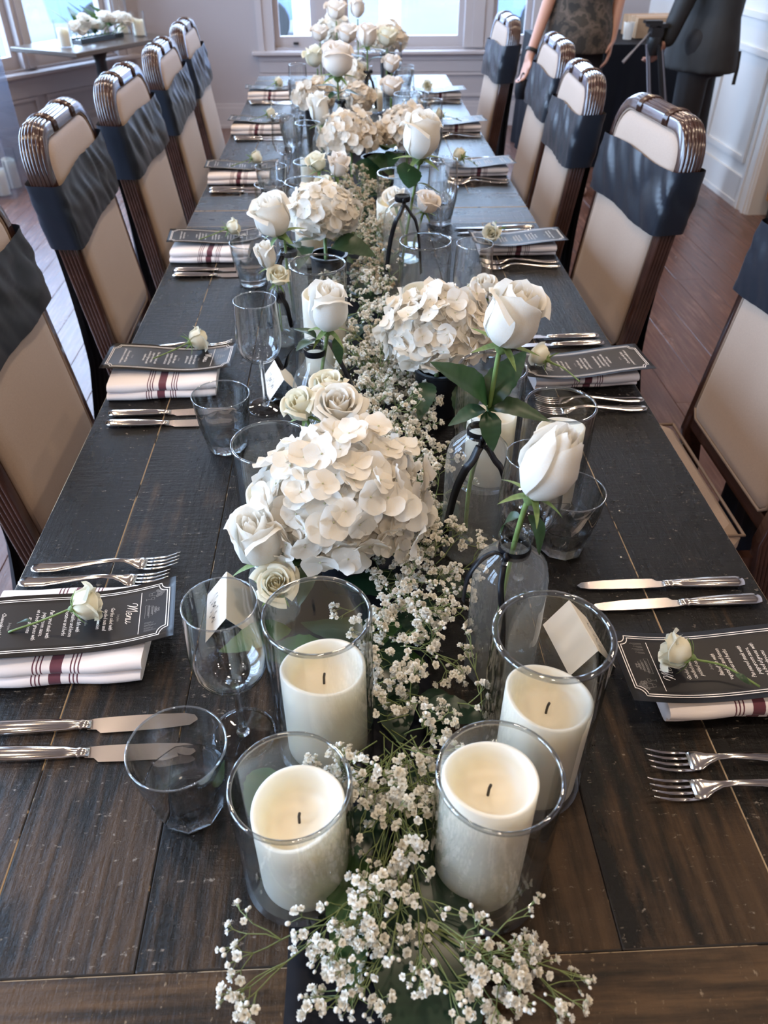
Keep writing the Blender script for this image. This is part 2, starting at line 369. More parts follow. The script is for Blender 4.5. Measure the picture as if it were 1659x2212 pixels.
def crom(pts, n=6):
    P = [Vector(p) for p in pts]; out = []
    for i in range(len(P)-1):
        a, b, c, d = P[max(i-1, 0)], P[i], P[i+1], P[min(i+2, len(P)-1)]
        for k in range(n):
            t = k/n; out.append(.5*((2*b)+(c-a)*t+(2*a-5*b+4*c-d)*t*t+(3*b-a-3*c+d)*t**3))
    return out+[P[-1]]
def strip(pts, wid, side, thick=.0006):
    """a flat ribbon along pts, WID wide towards SIDE, with a little thickness"""
    pts = [Vector(p) for p in pts]; rings = []
    for k, p in enumerate(pts):
        t = (pts[min(k+1, len(pts)-1)]-pts[max(k-1, 0)]).normalized()
        s = Vector(side(k/(len(pts)-1)) if callable(side) else side); s = (s-t*s.dot(t)).normalized()
        nn = t.cross(s)*thick/2; s = s*wid/2
        rings.append([p-s-nn, p+s-nn, p+s+nn, p-s+nn])
    return loft(rings)
def rn(a, b): return random.uniform(a, b)
def basis(z, twist=0.0):
    z = Vector(z).normalized(); return Matrix.Rotation(0, 4, 'Z') @ z.to_track_quat('Z', 'Y').to_matrix().to_4x4() @ Matrix.Rotation(twist, 4, 'Z')

# ================================================================== SETTING
XL, XR, YB, YF, ZC = -3.3, 3.4, -2.6, 7.18, 3.4
fl = kind(mk('floor', box(XL-.2, XR+.2, YB-.2, YF+.4, -.06, -.006), M['seam']), 'structure')
pl_g = {}
def floor_plank(x, y0, y1, wd):
    Lh = round(y1-y0, 2)
    if Lh not in pl_g: pl_g[Lh] = mesh_of('plank', box(-wd/2+.0008, wd/2-.0008, 0, Lh-.0016, -.006, 0, .0012), M['floor'], 30)
    place('plank', pl_g[Lh], fl, (x, y0, 0))
wd = .14; k = 0; x = XL-.1
while x < XR+.1:
    y = YB-[0, .9, .45, 1.3][k % 4]
    lens = [1.8, 2.4, 2.1, 1.5]; i = k
    while y < YF+.3:
        Lh = lens[i % 4]
        if y+Lh > -.4: floor_plank(x+wd/2, y, y+Lh, wd)
        y += Lh; i += 1
    x += wd; k += 1
kind(mk('ceiling', box(XL-.2, XR+.2, YB-.2, YF+.4, ZC, ZC+.1), M['ceiling']), 'structure')

def portal(c, sx, sy, rot):
    l = bpy.data.lights.new('window_portal', 'AREA'); l.shape = 'RECTANGLE'; l.size = sx; l.size_y = sy; l.cycles.is_portal = True
    place('window_portal', l, None, c, rot)

def wall_frame(P0, P1, name, mat, openings, z_open, thick=.16, wn=1, panel_trims=True):
    """a wall from P0 to P1 (inside on its left-hand +n side), openings along it as (s0, s1); window units are built in the openings"""
    P0, P1 = Vector((*P0, 0)), Vector((*P1, 0)); L = (P1-P0).length
    d = (P1-P0).normalized(); ang = atan2(d.y, d.x)
    g = G()
    xs = [0]; z0, z1 = z_open
    for a, b in openings:
        q = box(xs[-1], a, -thick, 0, 0, ZC); g.add(q.v, q.f); xs.append(b)
        for zz in ((0, z0), (z1, ZC)):
            q = box(a, b, -thick, 0, *zz); g.add(q.v, q.f)
    q = box(xs[-1], L, -thick, 0, 0, ZC); g.add(q.v, q.f)
    wl = kind(mk(name, g, mat, None, P0, (0, 0, ang)), 'structure')
    return wl, P0, ang, L
def window_unit(n, P0, ang, a, b, z0, z1, sashes, thick=.16):
    """casing, stool, apron and SASHES (s0, s1) each with stiles, rails, pane and a lift"""
    r = kind(place('window_%d' % n, None, None, P0, (0, 0, ang)), 'structure')
    c = .13
    mk('casing', boxes((a-c, a, 0, .022, z0-.02, z1+c), (a-c+.02, a-c+.05, .022, .032, z0-.02, z1+c), (b, b+c, 0, .022, z0-.02, z1+c), (b+c-.05, b+c-.02, .022, .032, z0-.02, z1+c), (a, b, 0, .022, z1, z1+c)), M['trim'], r)
    mk('stool', box(a-c-.05, b+c+.05, -.02, .075, z0-.045, z0-.015, .006), M['trim'], r)
    mk('apron', boxes((a-c, b+c, 0, .03, z0-.085, z0-.045), (a-c, b+c, 0, .018, z0-.17, z0-.085)), M['trim'], r)
    e = a
    for (s0, s1) in sashes:
        if s0 > e+.001: mk('mullion', boxes((e, s0, -thick, .012, z0, z1), (e+(s0-e)*.3, e+(s0-e)*.7, .012, .024, z0, z1)), M['trim'], r)
        e = s1
        st = .045
        fr = mk('sash', boxes((s0, s0+st, -.09, -.05, z0, z1), (s1-st, s1, -.09, -.05, z0, z1), (s0+st, s1-st, -.09, -.05, z0-.01, z0+.075), (s0+st, s1-st, -.09, -.05, z1-.06, z1), (s0+st, s1-st, -.09, -.05, (z0+z1)/2, (z0+z1)/2+.04)), M['trim'], r)
        mk('pane', box(s0+st, s1-st, -.073, -.069, z0+.07, z1-.05), M['pane'], fr)
        mk('lift', boxes(((s0+s1)/2-.02, (s0+s1)/2+.02, -.05, -.028, z0+.02, z0+.035)), M['iron'], fr)
    if e < b-.001: mk('mullion', box(e, b, -thick, .012, z0, z1), M['trim'], r)
    return r
def baseboard(name, P0, ang, L):
    kind(mk(name, boxes((0, L, 0, .02, 0, .15), (0, L, 0, .014, .15, .18), (0, L, .02, .034, 0, .02)), M['trim'], None, P0, (0, 0, ang)), 'structure')
def wain(n, P0, ang, panels, z0, z1):
    r = kind(place('trim_%d' % n, None, None, P0, (0, 0, ang)), 'structure')
    for a, b in panels:
        mk('panel_moulding', boxes((a, b, 0, .014, z0, z0+.022), (a, b, 0, .014, z1-.022, z1), (a, a+.022, 0, .014, z0+.022, z1-.022), (b-.022, b, 0, .014, z0+.022, z1-.022)), M['trim'], r)
Z0, Z1 = .575, 2.95
CX, CY = -1.60, 7.18                         # corner where the angled bay wall meets the far wall
# far wall: walk from right to left so that the inside lies on the left-hand side
wl, P0, ang, L = wall_frame((2.6, YF), (CX, CY), 'wall_far', M['wall'], [(2.6-1.50, 2.6+.56)], (Z0, Z1))
window_unit(1, P0, ang, 2.6-1.50, 2.6+.56, Z0, Z1, [(1.10, 1.42), (1.64, 2.61), (2.82, 3.16)])
baseboard('baseboard_far', P0, ang, L); wain(1, P0, ang, [(1.0, 2.05), (2.12, 3.3)], .22, .40)
portal((.47, YF+.2, (Z0+Z1)/2), 2.1, Z1-Z0, (R(-90), 0, 0))
bd = Vector((-.84, -1.18)).normalized()
BE = (CX+bd.x*2.05, CY+bd.y*2.05)
wl, P0, ang, L = wall_frame((CX, CY), BE, 'wall_bay', M['wall'], [(.28, 1.86)], (Z0, Z1))
window_unit(2, P0, ang, .28, 1.86, Z0, Z1, [(.28, 1.02), (1.12, 1.86)])
baseboard('baseboard_bay', P0, ang, L); wain(2, P0, ang, [(.2, 1.0), (1.08, 1.92)], .22, .40)
mid = Vector((CX+bd.x*1.07, CY+bd.y*1.07)); nrm = Vector((bd.y, -bd.x))   # outwards
portal((mid.x+nrm.x*.2, mid.y+nrm.y*.2, (Z0+Z1)/2), 1.58, Z1-Z0, (R(-90), 0, ang+pi))
# left wall with three tall windows
wl, P0, ang, L = wall_frame(BE, (BE[0], YB), 'wall_left', M['wall'], [(.5, 2.1), (2.7, 4.3), (4.9, 6.5)], (Z0, Z1))
for i, s in enumerate((.5, 2.7, 4.9)):
    window_unit(3+i, P0, ang, s, s+1.6, Z0, Z1, [(s, s+.76), (s+.84, s+1.6)])
    portal((BE[0]-.2, BE[1]-s-.8, (Z0+Z1)/2), 1.6, Z1-Z0, (R(90), 0, R(-90)))
baseboard('baseboard_left', P0, ang, L)
# right-hand side: a short white panelled wall, then an opening towards the service room
RX = 2.43
kind(mk('wall_right', box(RX, RX+.14, 4.72, YF, 0, ZC), M['wall_right']), 'structure')
r = kind(place('trim_3', None), 'structure')
mk('jamb_casing', boxes((RX-.022, RX, 4.70, 4.86, 0, 2.3), (RX-.032, RX-.022, 4.72, 4.75, 0, 2.3), (RX-.032, RX-.022, 4.81, 4.84, 0, 2.3), (RX-.01, RX+.15, 4.69, 4.72, 0, 2.3)), M['wall_right'], r)
for a, b in ((4.92, 5.55), (5.65, 6.4), (6.5, 7.1)):
    for z0, z1 in ((.24, .82), (.96, 2.2)):
        mk('panel_moulding', boxes((RX-.016, RX, a, b, z0, z0+.03), (RX-.016, RX, a, b, z1-.03, z1), (RX-.016, RX, a, a+.03, z0+.03, z1-.03), (RX-.016, RX, b-.03, b, z0+.03, z1-.03)), M['wall_right'], r)
kind(mk('baseboard_right', boxes((RX-.022, RX, 4.86, YF, 0, .17), (RX-.03, RX, 4.86, YF, 0, .03)), M['wall_right']), 'structure')
kind(mk('wall_service', box(XR, XR+.14, YB, 4.9, 0, ZC), M['wall']), 'structure')
kind(mk('wall_partition', box(RX+.14, XR+.14, 4.76, 4.9, 0, ZC), M['wall']), 'structure')
kind(mk('wall_back', box(BE[0]-.16, XR+.14, YB-.14, YB, 0, ZC), M['wall']), 'structure')

# ceiling downlights (real lamps, warm)
def downlight(x, y):
    r = thing('ceiling_downlight', 'round white recessed ceiling downlight above the room', 'light', (x, y, ZC), group='ceiling downlights')
    mk('trim_ring', lathe([(.075, 0), (.10, 0), (.10, -.008), (.075, -.012), (.075, 0)], 32), M['wall_right'], r)
    l = bpy.data.lights.new('downlight_lamp', 'AREA'); l.shape = 'DISK'; l.size = .14; l.energy = LAMP_W; l.color = (1.0, .79, .58)
    place('downlight_lamp', l, r, (0, 0, -.014))
for x in (-1.7, 0, 1.7):
    for y in (-1.4, .4, 2.2, 4.0, 5.8): downlight(x, y)

# ------------------------------------------------------------------ outside
ext = kind(mk('street_ground', box(-40, 40, 9.6, 70, -.5, -.35), M['asphalt']), 'structure')
kind(mk('pavement_ground', box(-40, 40, YF+.2, 9.6, -.5, -.22), M['pavement']), 'structure')
kind(mk('ground_left', box(-40, BE[0]-.2, -20, YF+.2, -.5, -.25), M['pavement']), 'structure')
kind(mk('facade_exterior', box(-30, 30, 40, 44, -.5, 7), M['brick']), 'structure')
def car(x, y, rz, label):
    r = thing('parked_car', label, 'car', (x, y, -.35), (0, 0, rz))
    prof = [(-2.1, .35), (-2.15, .7), (-1.9, .85), (-1.2, .92), (-.55, 1.42), (.75, 1.45), (1.5, .95), (2.05, .88), (2.15, .6), (2.1, .35)]
    def ring(yy, s): return [(px*(.98 if s else 1), yy, pz if not s else .35+(pz-.35)*.96) for px, pz in prof]
    mk('body', loft([ring(-.85, 1), ring(-.78, 0), ring(.78, 0), ring(.85, 1)]), M['carpaint'], r)
    win = [(-1.05, .95), (-.5, 1.36), (.7, 1.39), (1.3, .98)]
    for s in (-1, 1): mk('side_window', loft([[(px, s*.845, pz) for px, pz in win], [(px, s*.856, pz) for px, pz in win]]), M['carglass'], r)
    for wx in (-1.3, 1.35):
        for s in (-1, 1):
            q = lathe([(.05, -.1), (.3, -.1), (.32, -.06), (.32, .06), (.3, .1), (.05, .1)], 20, cap0=True, cap1=True)
            mk('wheel', q, M['tyre'], r, (wx, s*.8, .32), (R(90), 0, 0))
car(-2.6, 15.5, R(4), 'dark blue parked car seen through the left window pane')
car(4.6, 15.8, R(-3), 'dark blue parked car seen through the right window panes')
for x, y, l in ((.46, 9.1, 'white square porch post outside the middle window pane'), (-.40, 9.1, 'white square porch post outside the left window pane')):
    r = thing('porch_post', l, 'post', (x, y, -.22))
    mk('shaft', box(-.10, .10, -.10, .10, .25, 2.9, .008), M['post'], r)
    mk('plinth', box(-.14, .14, -.14, .14, 0, .25, .01), M['post'], r)

# ================================================================== DINING TABLES
def plank_obj(root, x0, x1, y0, y1, mat, dz=0.0):
    g = box(0, x1-x0-.0007, 0, y1-y0-.0006, -.03, dz, .0011)
    g.m = [0]*8+[1]*16+[0, 0]
    mk('plank', g, [M[mat], M['plank_edge_worn' if x0 < -.46 or x1 > .54 else 'plank_edge']], root, (x0+.00035, y0+.0003, T), smooth=0)
def dining_table(y0, y1, label, near):
    r = thing('dining_table', label, 'table', (0, 0, 0), group='dark wooden tables end to end')
    xs = [-.468, -.345, -.205, -.065, .075, .225, .385, .545]
    e = .144
    plank_obj(r, xs[0], xs[-1], y0, y0+e, 'endboard' if near else 'endboard_dark', .0)
    plank_obj(r, xs[0], xs[-1], y1-e, y1, 'endboard_dark', .0)
    for i in range(7):
        plank_obj(r, xs[i], xs[i+1], y0+e, y1-e, ('plank_worn' if near else 'plank'), random.choice([-.0006, 0, .0004]))
    mk('apron', boxes((-.40, .47, y0+.08, y0+.11, T-.13, T-.031), (-.40, .47, y1-.11, y1-.08, T-.13, T-.031), (-.40, -.37, y0+.11, y1-.11, T-.13, T-.031), (.44, .47, y0+.11, y1-.11, T-.13, T-.031)), M['seam'], r)
    for x in (-.15, .17):
        for y in (y0+.07, y1-.15): mk('leg', box(x, x+.08, y, y+.08, 0, T-.031, .006), M['plank'], r)
dining_table(.14, 2.405, 'dark distressed plank table in front, brown and worn at its near end board', True)
dining_table(2.409, 4.72, 'dark distressed plank table behind, its far end by the windows', False)

# black satin runner under the flowers
def runner_fn(u, v):
    x = -.078+.165*u + .006*sin(v*40)
    return (x, .13+4.4*v, T+.0015+.0025*max(0, sin(u*16+v*9))**2)
mk_r = mk('table_runner', grid(runner_fn, 24, 160), M['black_cloth'], smooth=180)
tag(mk_r, 'black satin runner along the middle of the tables under the flowers', 'runner')

# ================================================================== CHAIRS
def lean(z): return -.135*(z-.6) if z > .42 else .0243-.16*(.42-z)
HW, RC, ZT = .225, .088, 1.052                # half width of the frame centre line, corner radius, top
def upath(z_lo, n=8):
    pts = [(-HW, z_lo)]
    pts += [(-HW, z_lo+(ZT-RC-z_lo)*k/6) for k in range(1, 6)]
    pts += [(-HW+RC-RC*cos(a), ZT-RC+RC*sin(a)) for a in [pi/2*k/n for k in range(n+1)]]
    pts += [(HW-RC+RC*sin(a), ZT-RC+RC*cos(a)) for a in [pi/2*k/n for k in range(n+1)]]
    pts += [(HW, ZT-RC-(ZT-RC-z_lo)*k/6) for k in range(1, 7)]
    return pts
def reeded(n_reed, depth, outw, inw, dep, dome=0.0):
    """profile: (outward, depth) with N reeds on the outer face"""
    pr = []
    m = n_reed*5
    for k in range(m+1):
        t = k/m; pr.append((outw-dep+dep*abs(sin(pi*t*n_reed))**.7-dome*(2*t-1)**2, -depth/2+depth*t))
    pr += [(-inw, depth/2), (-inw, -depth/2)]
    return pr
def sweep_frame(path, prof, xoff=-.027):
    rings = []
    for k, (y, z) in enumerate(path):
        a, b = path[max(k-1, 0)], path[min(k+1, len(path)-1)]
        ty, tz = b[0]-a[0], b[1]-a[1]; l = sqrt(ty*ty+tz*tz); ny, nz = -tz/l, ty/l
        rings.append([(lean(z+nz*o)+xoff+d, y+ny*o, z+nz*o) for o, d in prof])
    return loft(rings)
def chair_proto():
    r = thing('dining_chair', '', 'chair', group='tan upholstered chairs along the table')
    pth = upath(.925)
    mk('top_rail', sweep_frame(pth, reeded(7, .060, .023, .014, .0032, .012)), M['mahogany'], r, smooth=60)
    for s in (-1, 1):
        zs = [0, .12, .25, .36, .42, .46, .52, .62, .74, .86, .928]
        sp = reeded(5, .046, .016, .016, .003)
        rings = [[(lean(z)-.027+d, s*(HW+o), z) for o, d in sp] for z in zs]
        if s < 0: rings = [[(p[0], p[1], p[2]) for p in q[::-1]] for q in rings]
        mk('stile', loft(rings), M['mahogany'], r, smooth=60)
        q = [(s*HW, .918), (s*HW, .936)]
        mk('collar', sweep_frame(q if s < 0 else q[::-1], [(.0225, -.0325), (.0225, .0325), (-.017, .0325), (-.017, -.0325)]), M['mahogany'], r)
        yb = s*.085
        bd_ = [(lean(ZT+o)-.027+d, o) for d, o in [(-.031, -.012), (-.032, .006), (-.028, .014), (-.016, .0225), (0, .0245), (.016, .0225), (.028, .014), (.032, .006), (.031, -.012)]]
        gb = G()
        for j in (-1.5, -.5, .5, 1.5):
            q = tube([(x, yb+j*.0068, ZT+z-.0015) for x, z in bd_], .0034, 6); gb.add(q.v, q.f)
        mk('rail_band', gb, M['mahogany'], r, smooth=180)
    # upholstered back pad with piping
    hw, zt, zb, rc = .206, 1.036, .475, .072
    out = [(-hw, zb+.02)]+[(-hw, zb+.02+(zt-rc-zb)*k/8) for k in range(1, 8)]
    out += [(-hw+rc-rc*cos(a), zt-rc+rc*sin(a)) for a in [pi/2*k/6 for k in range(7)]]
    out += [(hw-rc+rc*sin(a), zt-rc+rc*cos(a)) for a in [pi/2*k/6 for k in range(7)]]
    out += [(hw, zb+.02+(zt-rc-zb)*k/8) for k in range(7, 0, -1)]+[(hw, zb+.02), (hw-.02, zb), (-hw+.02, zb)]
    def ring(s, xo): return [(lean(.76+(z-.76)*s)+xo, y*s, .76+(z-.76)*s) for y, z in out]
    rings = [ring(.97, -.050), ring(1, -.045), ring(1, -.010), ring(.975, .0)]
    for s in (.9, .75, .55, .35, .15): rings.append(ring(s, .005+.005*(1-s)))
    mk('back_pad', loft(rings), M['upholstery'], r, smooth=60)
    pp = [(lean(z)-.003, y*1.004, z) for y, z in out]; mk('piping', tube(pp+[pp[0]], .0042, 6), M['piping'], r, smooth=180)
    # seat
    mk('lower_rail', box(lean(.46)-.048, lean(.46)-.008, -HW+.016, HW-.016, .435, .474), M['mahogany'], r)
    st = box(.05, .46, -.235, .235, .375, .445, .022); mk('seat', st, M['upholstery'], r)
    sp = [(.05, -.222, .437), (.44, -.222, .440), (.452, -.21, .440), (.452, .21, .440), (.44, .222, .440), (.05, .222, .437), (.05, -.222, .437)]
    mk('seat_piping', tube(sp, .004, 6), M['piping'], r, smooth=180)
    mk('seat_frame', boxes((-.01, .44, -.225, -.20, .315, .375), (-.01, .44, .20, .225, .315, .375), (.415, .44, -.20, .20, .315, .375), (.05, .075, -.20, .20, .315, .375)), M['mahogany'], r)
    for s in (-1, 1): mk('front_leg', lathe([(.014, 0), (.018, .03), (.024, .26), (.026, .318)], 16, cap0=True, cap1=True), M['mahogany'], r, (.41, s*.20, 0))
    return r
def sash_proto(seed):
    rs = random.Random(seed); r = thing('chair_sash', '', 'sash', group='slate satin sashes tied round the chair backs')
    hw, xf, xb = .2485, .012, -.064
    loop = []
    for (cx_, cy_, a0) in ((xb+.02, -hw+.02, -pi), (xf-.02, -hw+.0205, -pi/2), (xf-.02, hw-.0205, 0), (xb+.02, hw-.02, pi/2)):
        for k in range(6):
            a = a0+pi/2*k/5; rad = .02; loop.append((cx_+rad*cos(a), cy_+rad*sin(a)))
    # resample loop
    P = loop+[loop[0]]; ds = [0]
    for i in range(1, len(P)): ds.append(ds[-1]+math.dist(P[i], P[i-1]))
    def at(t):
        d = t*ds[-1]
        for i in range(1, len(P)):
            if d <= ds[i]+1e-9:
                f = (d-ds[i-1])/max(1e-9, ds[i]-ds[i-1]); return (P[i-1][0]+(P[i][0]-P[i-1][0])*f, P[i-1][1]+(P[i][1]-P[i-1][1])*f)
        return P[-1]
    ph = rs.uniform(0, 40); sl = rs.uniform(-.012, .012)
    def fn(t, v):
        x, y = at(t); z = .806+.155*v + sl*(y/.25) + .004*sin(t*19+ph)
        amp = .0075*(.25+.75*sin(pi*min(1, v*.9+.05))) * (1.0 if x > 0 else .5)
        f = abs(MN.noise(Vector((t*20+v*2.2+ph, v*1.1, ph))))*2.2+MN.noise(Vector((t*46+v*5+ph, v*2, 3)))*.5
        k = 1+0*f; nx = .012*0
        dx = f*amp + .004
        x2 = x + (dx if x > -.04 else -abs(dx)); y2 = y + (0 if abs(y) < hw-.03 else (1 if y > 0 else -1)*abs(dx)*.7)
        return (lean(z)+x2, y2, z)
    mk('band', grid(fn, 150, 14), M['sash'], r, smooth=180)
    def tail(u, v):
        y = -.20+.40*u; z = .90-.86*v
        f = MN.noise(Vector((u*9+ph, v*1.2, 7)))
        spread = 1-.25*sin(pi*min(1, v*1.2))
        return (lean(max(z, .42))-.075-.10*v**1.2+f*.020*(.2+v), y*spread, z)
    mk('tail', grid(tail, 30, 24), M['black_cloth'], r, smooth=180)
    mk('knot', sphere((lean(.87)-.085, 0, .87), (.022, .045, .04)), M['sash'], r, smooth=180)
    return r
cp = chair_proto(); sps = [sash_proto(3), sash_proto(8)]
CH_L = [(-.646, 1.414, 1), (-.679, 2.245, 1), (-.645, 2.847, -1), (-.629, 3.476, 0), (-.644, 4.136, 1)]
CH_R = [(.869, 1.436, 0), (.757, 2.228, 5), (.703, 2.858, -3), (.769, 3.548, -2), (.701, 4.334, 0)]
ordn = ['nearest', 'second', 'third', 'fourth', 'farthest']
first = [True, True, True]
for sd, lst, rz in (('left', CH_L, 0), ('right', CH_R, pi)):
    for i, (x, y, dg) in enumerate(lst):
        lab = 'tan upholstered chair with dark reeded frame, %s one on the %s side' % (ordn[i], sd)
        rot = (0, 0, rz+R(dg))
        if first[0]: cp.location = (x, y, 0); cp.rotation_euler = rot; cp['label'] = lab; first[0] = False
        else: dup(cp, (x, y, 0), rot, lab)
        j = (i+(sd == 'right')) % 2; lab = 'slate satin sash tied around the %s chair on the %s side' % (ordn[i], sd); sp = sps[j]
        if first[1+j]: sp.location = (x, y, 0); sp.rotation_euler = rot; sp['label'] = lab; first[1+j] = False
        else: dup(sp, (x, y, 0), rot, lab)

# ================================================================== PLACE SETTINGS
def eo(w_, h_, z, x, n=12, flat=.0):
    """an elliptic section across y at position x"""
    return [(x, w_*cos(2*pi*i/n), z+h_*sin(2*pi*i/n)) for i in range(n)]
def fork_proto():
    r = thing('fork', '', 'fork')
    st = [(0, .0015, .001, .004), (.003, .0075, .0016, .004), (.012, .0105, .002, .0036), (.035, .0098, .0021, .0035), (.06, .0070, .002, .0058), (.09, .0045, .0021, .0095), (.115, .0036, .0023, .0118), (.130, .0038, .0022, .0105), (.140, .0070, .0016, .0075), (.148, .0118, .0012, .0048), (.160, .0128, .0011, .0032)]
    mk('handle', loft([eo(w_, h_, z, x) for x, w_, h_, z in st]), M['steel'], r, smooth=180)
    tn = None
    for k in range(4):
        y = -.0108+.0072*k
        if tn is None:
            tn = mesh_of('tine', loft([eo(a, b, z, x, 8) for x, a, b, z in [(.157, .0021, .0011, .0032), (.172, .0021, .0012, .0030), (.186, .0018, .0011, .0050), (.199, .0013, .0009, .0098), (.206, .0006, .0005, .0130)]]), M['steel'], 180)
        place('tine', tn, r, (0, y, 0))
    return r
def knife_proto():
    r = thing('knife', '', 'knife')
    st = [(0, .002, .0015, .0055), (.003, .0082, .004, .0055), (.012, .0100, .0052, .0056), (.05, .0094, .005, .0055), (.085, .0078, .0044, .005), (.098, .0056, .0036, .0045), (.101, .0072, .0042, .0045), (.104, .0056, .0034, .0045), (.112, .0062, .0030, .0042)]
    mk('handle', loft([eo(w_, h_, z, x, 14) for x, w_, h_, z in st]), M['steel'], r, smooth=180)
    top = [(.108, .006), (.120, .0075), (.150, .0088), (.185, .0092), (.215, .0085), (.226, .006), (.230, .001)]
    bot = [(.108, -.006), (.118, -.0065), (.124, -.0115), (.150, -.0112), (.190, -.0098), (.222, -.0065), (.230, .0)]
    rings = []
    for (x, a), (x2, b) in zip(top, bot): rings.append([(x2, b, .0024), (x, a, .0034), (x, a, .0048), (x2, b, .0028)])
    mk('blade', loft(rings), M['blade'], r, smooth=20)
    return r
def napkin_proto(kind_):
    r = thing('napkin', '', 'napkin')
    Lx = .2
    def layer(y0, y1, z0, z1, x0, x1, rr=None, sag=.0012, seed=0):
        h = (z1-z0)/2; rings = []
        for k in range(21):
            x = x0+(x1-x0)*k/20; e = 1-.12*max(0, abs(k-10)/10-.85)/.15
            jy = .0015*sin(x*60+seed); hz = sag*sin(x*35+seed*2)
            sec = []
            for i in range(9): a = -pi/2+pi*i/8; sec.append((x, y1-h+h*1.15*cos(a)+jy, z0+h+(h*e)*sin(a)+hz*max(0, sin(a))))
            for i in range(9): a = pi/2+pi*i/8; sec.append((x, y0+h+h*1.15*cos(a)+jy, z0+h+(h*e)*sin(a)+hz*max(0, sin(a))))
            rings.append(sec)
        return loft(rings)
    if kind_ == 0:
        mk('lower_fold', layer(-.078, .066, 0, .0145, -.1, .1, seed=1), M['napkin'], r, smooth=60)
        mk('upper_fold', layer(-.074, .064, .0142, .0300, -.1015, .099, seed=2), M['napkin'], r, (.004, 0, 0), smooth=60)
    else:
        mk('lower_fold', layer(-.055, .05, 0, .013, -.1, .1, seed=3), M['napkin'], r, smooth=60)
        mk('roll', layer(-.010, .058, .0095, .0305, -.1, .101, seed=4), M['napkin'], r, smooth=60)
        mk('inner_fold', layer(-.05, -.006, .0126, .0295, -.098, .1025, seed=5), M['napkin'], r, (-.003, 0, 0), smooth=60)
    return r
# --- menu card: local x = reading direction, local y = up the page
MW, MH = .104, .248
def card_z(x, y): return .0065*(abs(y)/(MH/2))**2.2 - .0035*sin(y*26+.4) + .0012*(x/.05)**2
def flat_strokes(polys, wd):
    g = G()
    for pl in polys:
        P = [Vector((p[0], p[1], 0)) for p in pl]
        V = []
        for k, p in enumerate(P):
            t = (P[min(k+1, len(P)-1)]-P[max(k-1, 0)])
            t = t.normalized() if t.length > 1e-9 else Vector((1, 0, 0)); n = Vector((-t.y, t.x, 0))*wd/2
            for q in (p-n, p+n): V.append((q.x, q.y, card_z(q.x, q.y)+.0009))
        g.add(V, [(2*k, 2*k+2, 2*k+3, 2*k+1) for k in range(len(P)-1)])
    return g
def cm(pts, n=5): return [(p.x, p.y) for p in crom([(x, y, 0) for x, y in pts], n)]
def text_g(lines):
    g = G()
    for body, x, y, size, al in lines:
        cu = bpy.data.curves.new('print', 'FONT'); cu.body = body; cu.size = size; cu.shear = .32; cu.align_x = al; cu.resolution_u = 1; cu.space_character = .92
        o = bpy.data.objects.new('print', cu); COL.objects.link(o); bpy.context.view_layer.update()
        me = bpy.data.meshes.new_from_object(o.evaluated_get(bpy.context.evaluated_depsgraph_get()))
        V = [(x+v.co.x*.82, y+v.co.y) for v in me.vertices]
        g.add([(a, b, card_z(a, b)+.0009) for a, b in V], [tuple(p.vertices) for p in me.polygons])
        bpy.data.objects.remove(o); bpy.data.meshes.remove(me); bpy.data.curves.remove(cu)
    return g
def border(ins, rad):
    a, b = MW/2-ins, MH/2-ins; pts = []
    def ease(p, q, n): return [(p[0]+(q[0]-p[0])*k/n, p[1]+(q[1]-p[1])*k/n) for k in range(n)]
    cs = [(a, b, pi, 1.5*pi), (a, -b, pi/2, pi), (-a, -b, 0, pi/2), (-a, b, -pi/2, 0)]
    arcs = []
    for cx_, cyy, a0, a1 in cs:
        arcs.append([(cx_+rad*cos(a0+(a1-a0)*k/7), cyy+rad*sin(a0+(a1-a0)*k/7)) for k in range(8)])
    arcs = [arcs[0], arcs[1][::1], arcs[2], arcs[3]]
    seq = [arcs[0], arcs[1], arcs[2], arcs[3]]
    for i in range(4):
        A = seq[i]; B = seq[(i+1) % 4]
        pts += A+ease(A[-1], B[0], 14)
    return pts+[pts[0]]
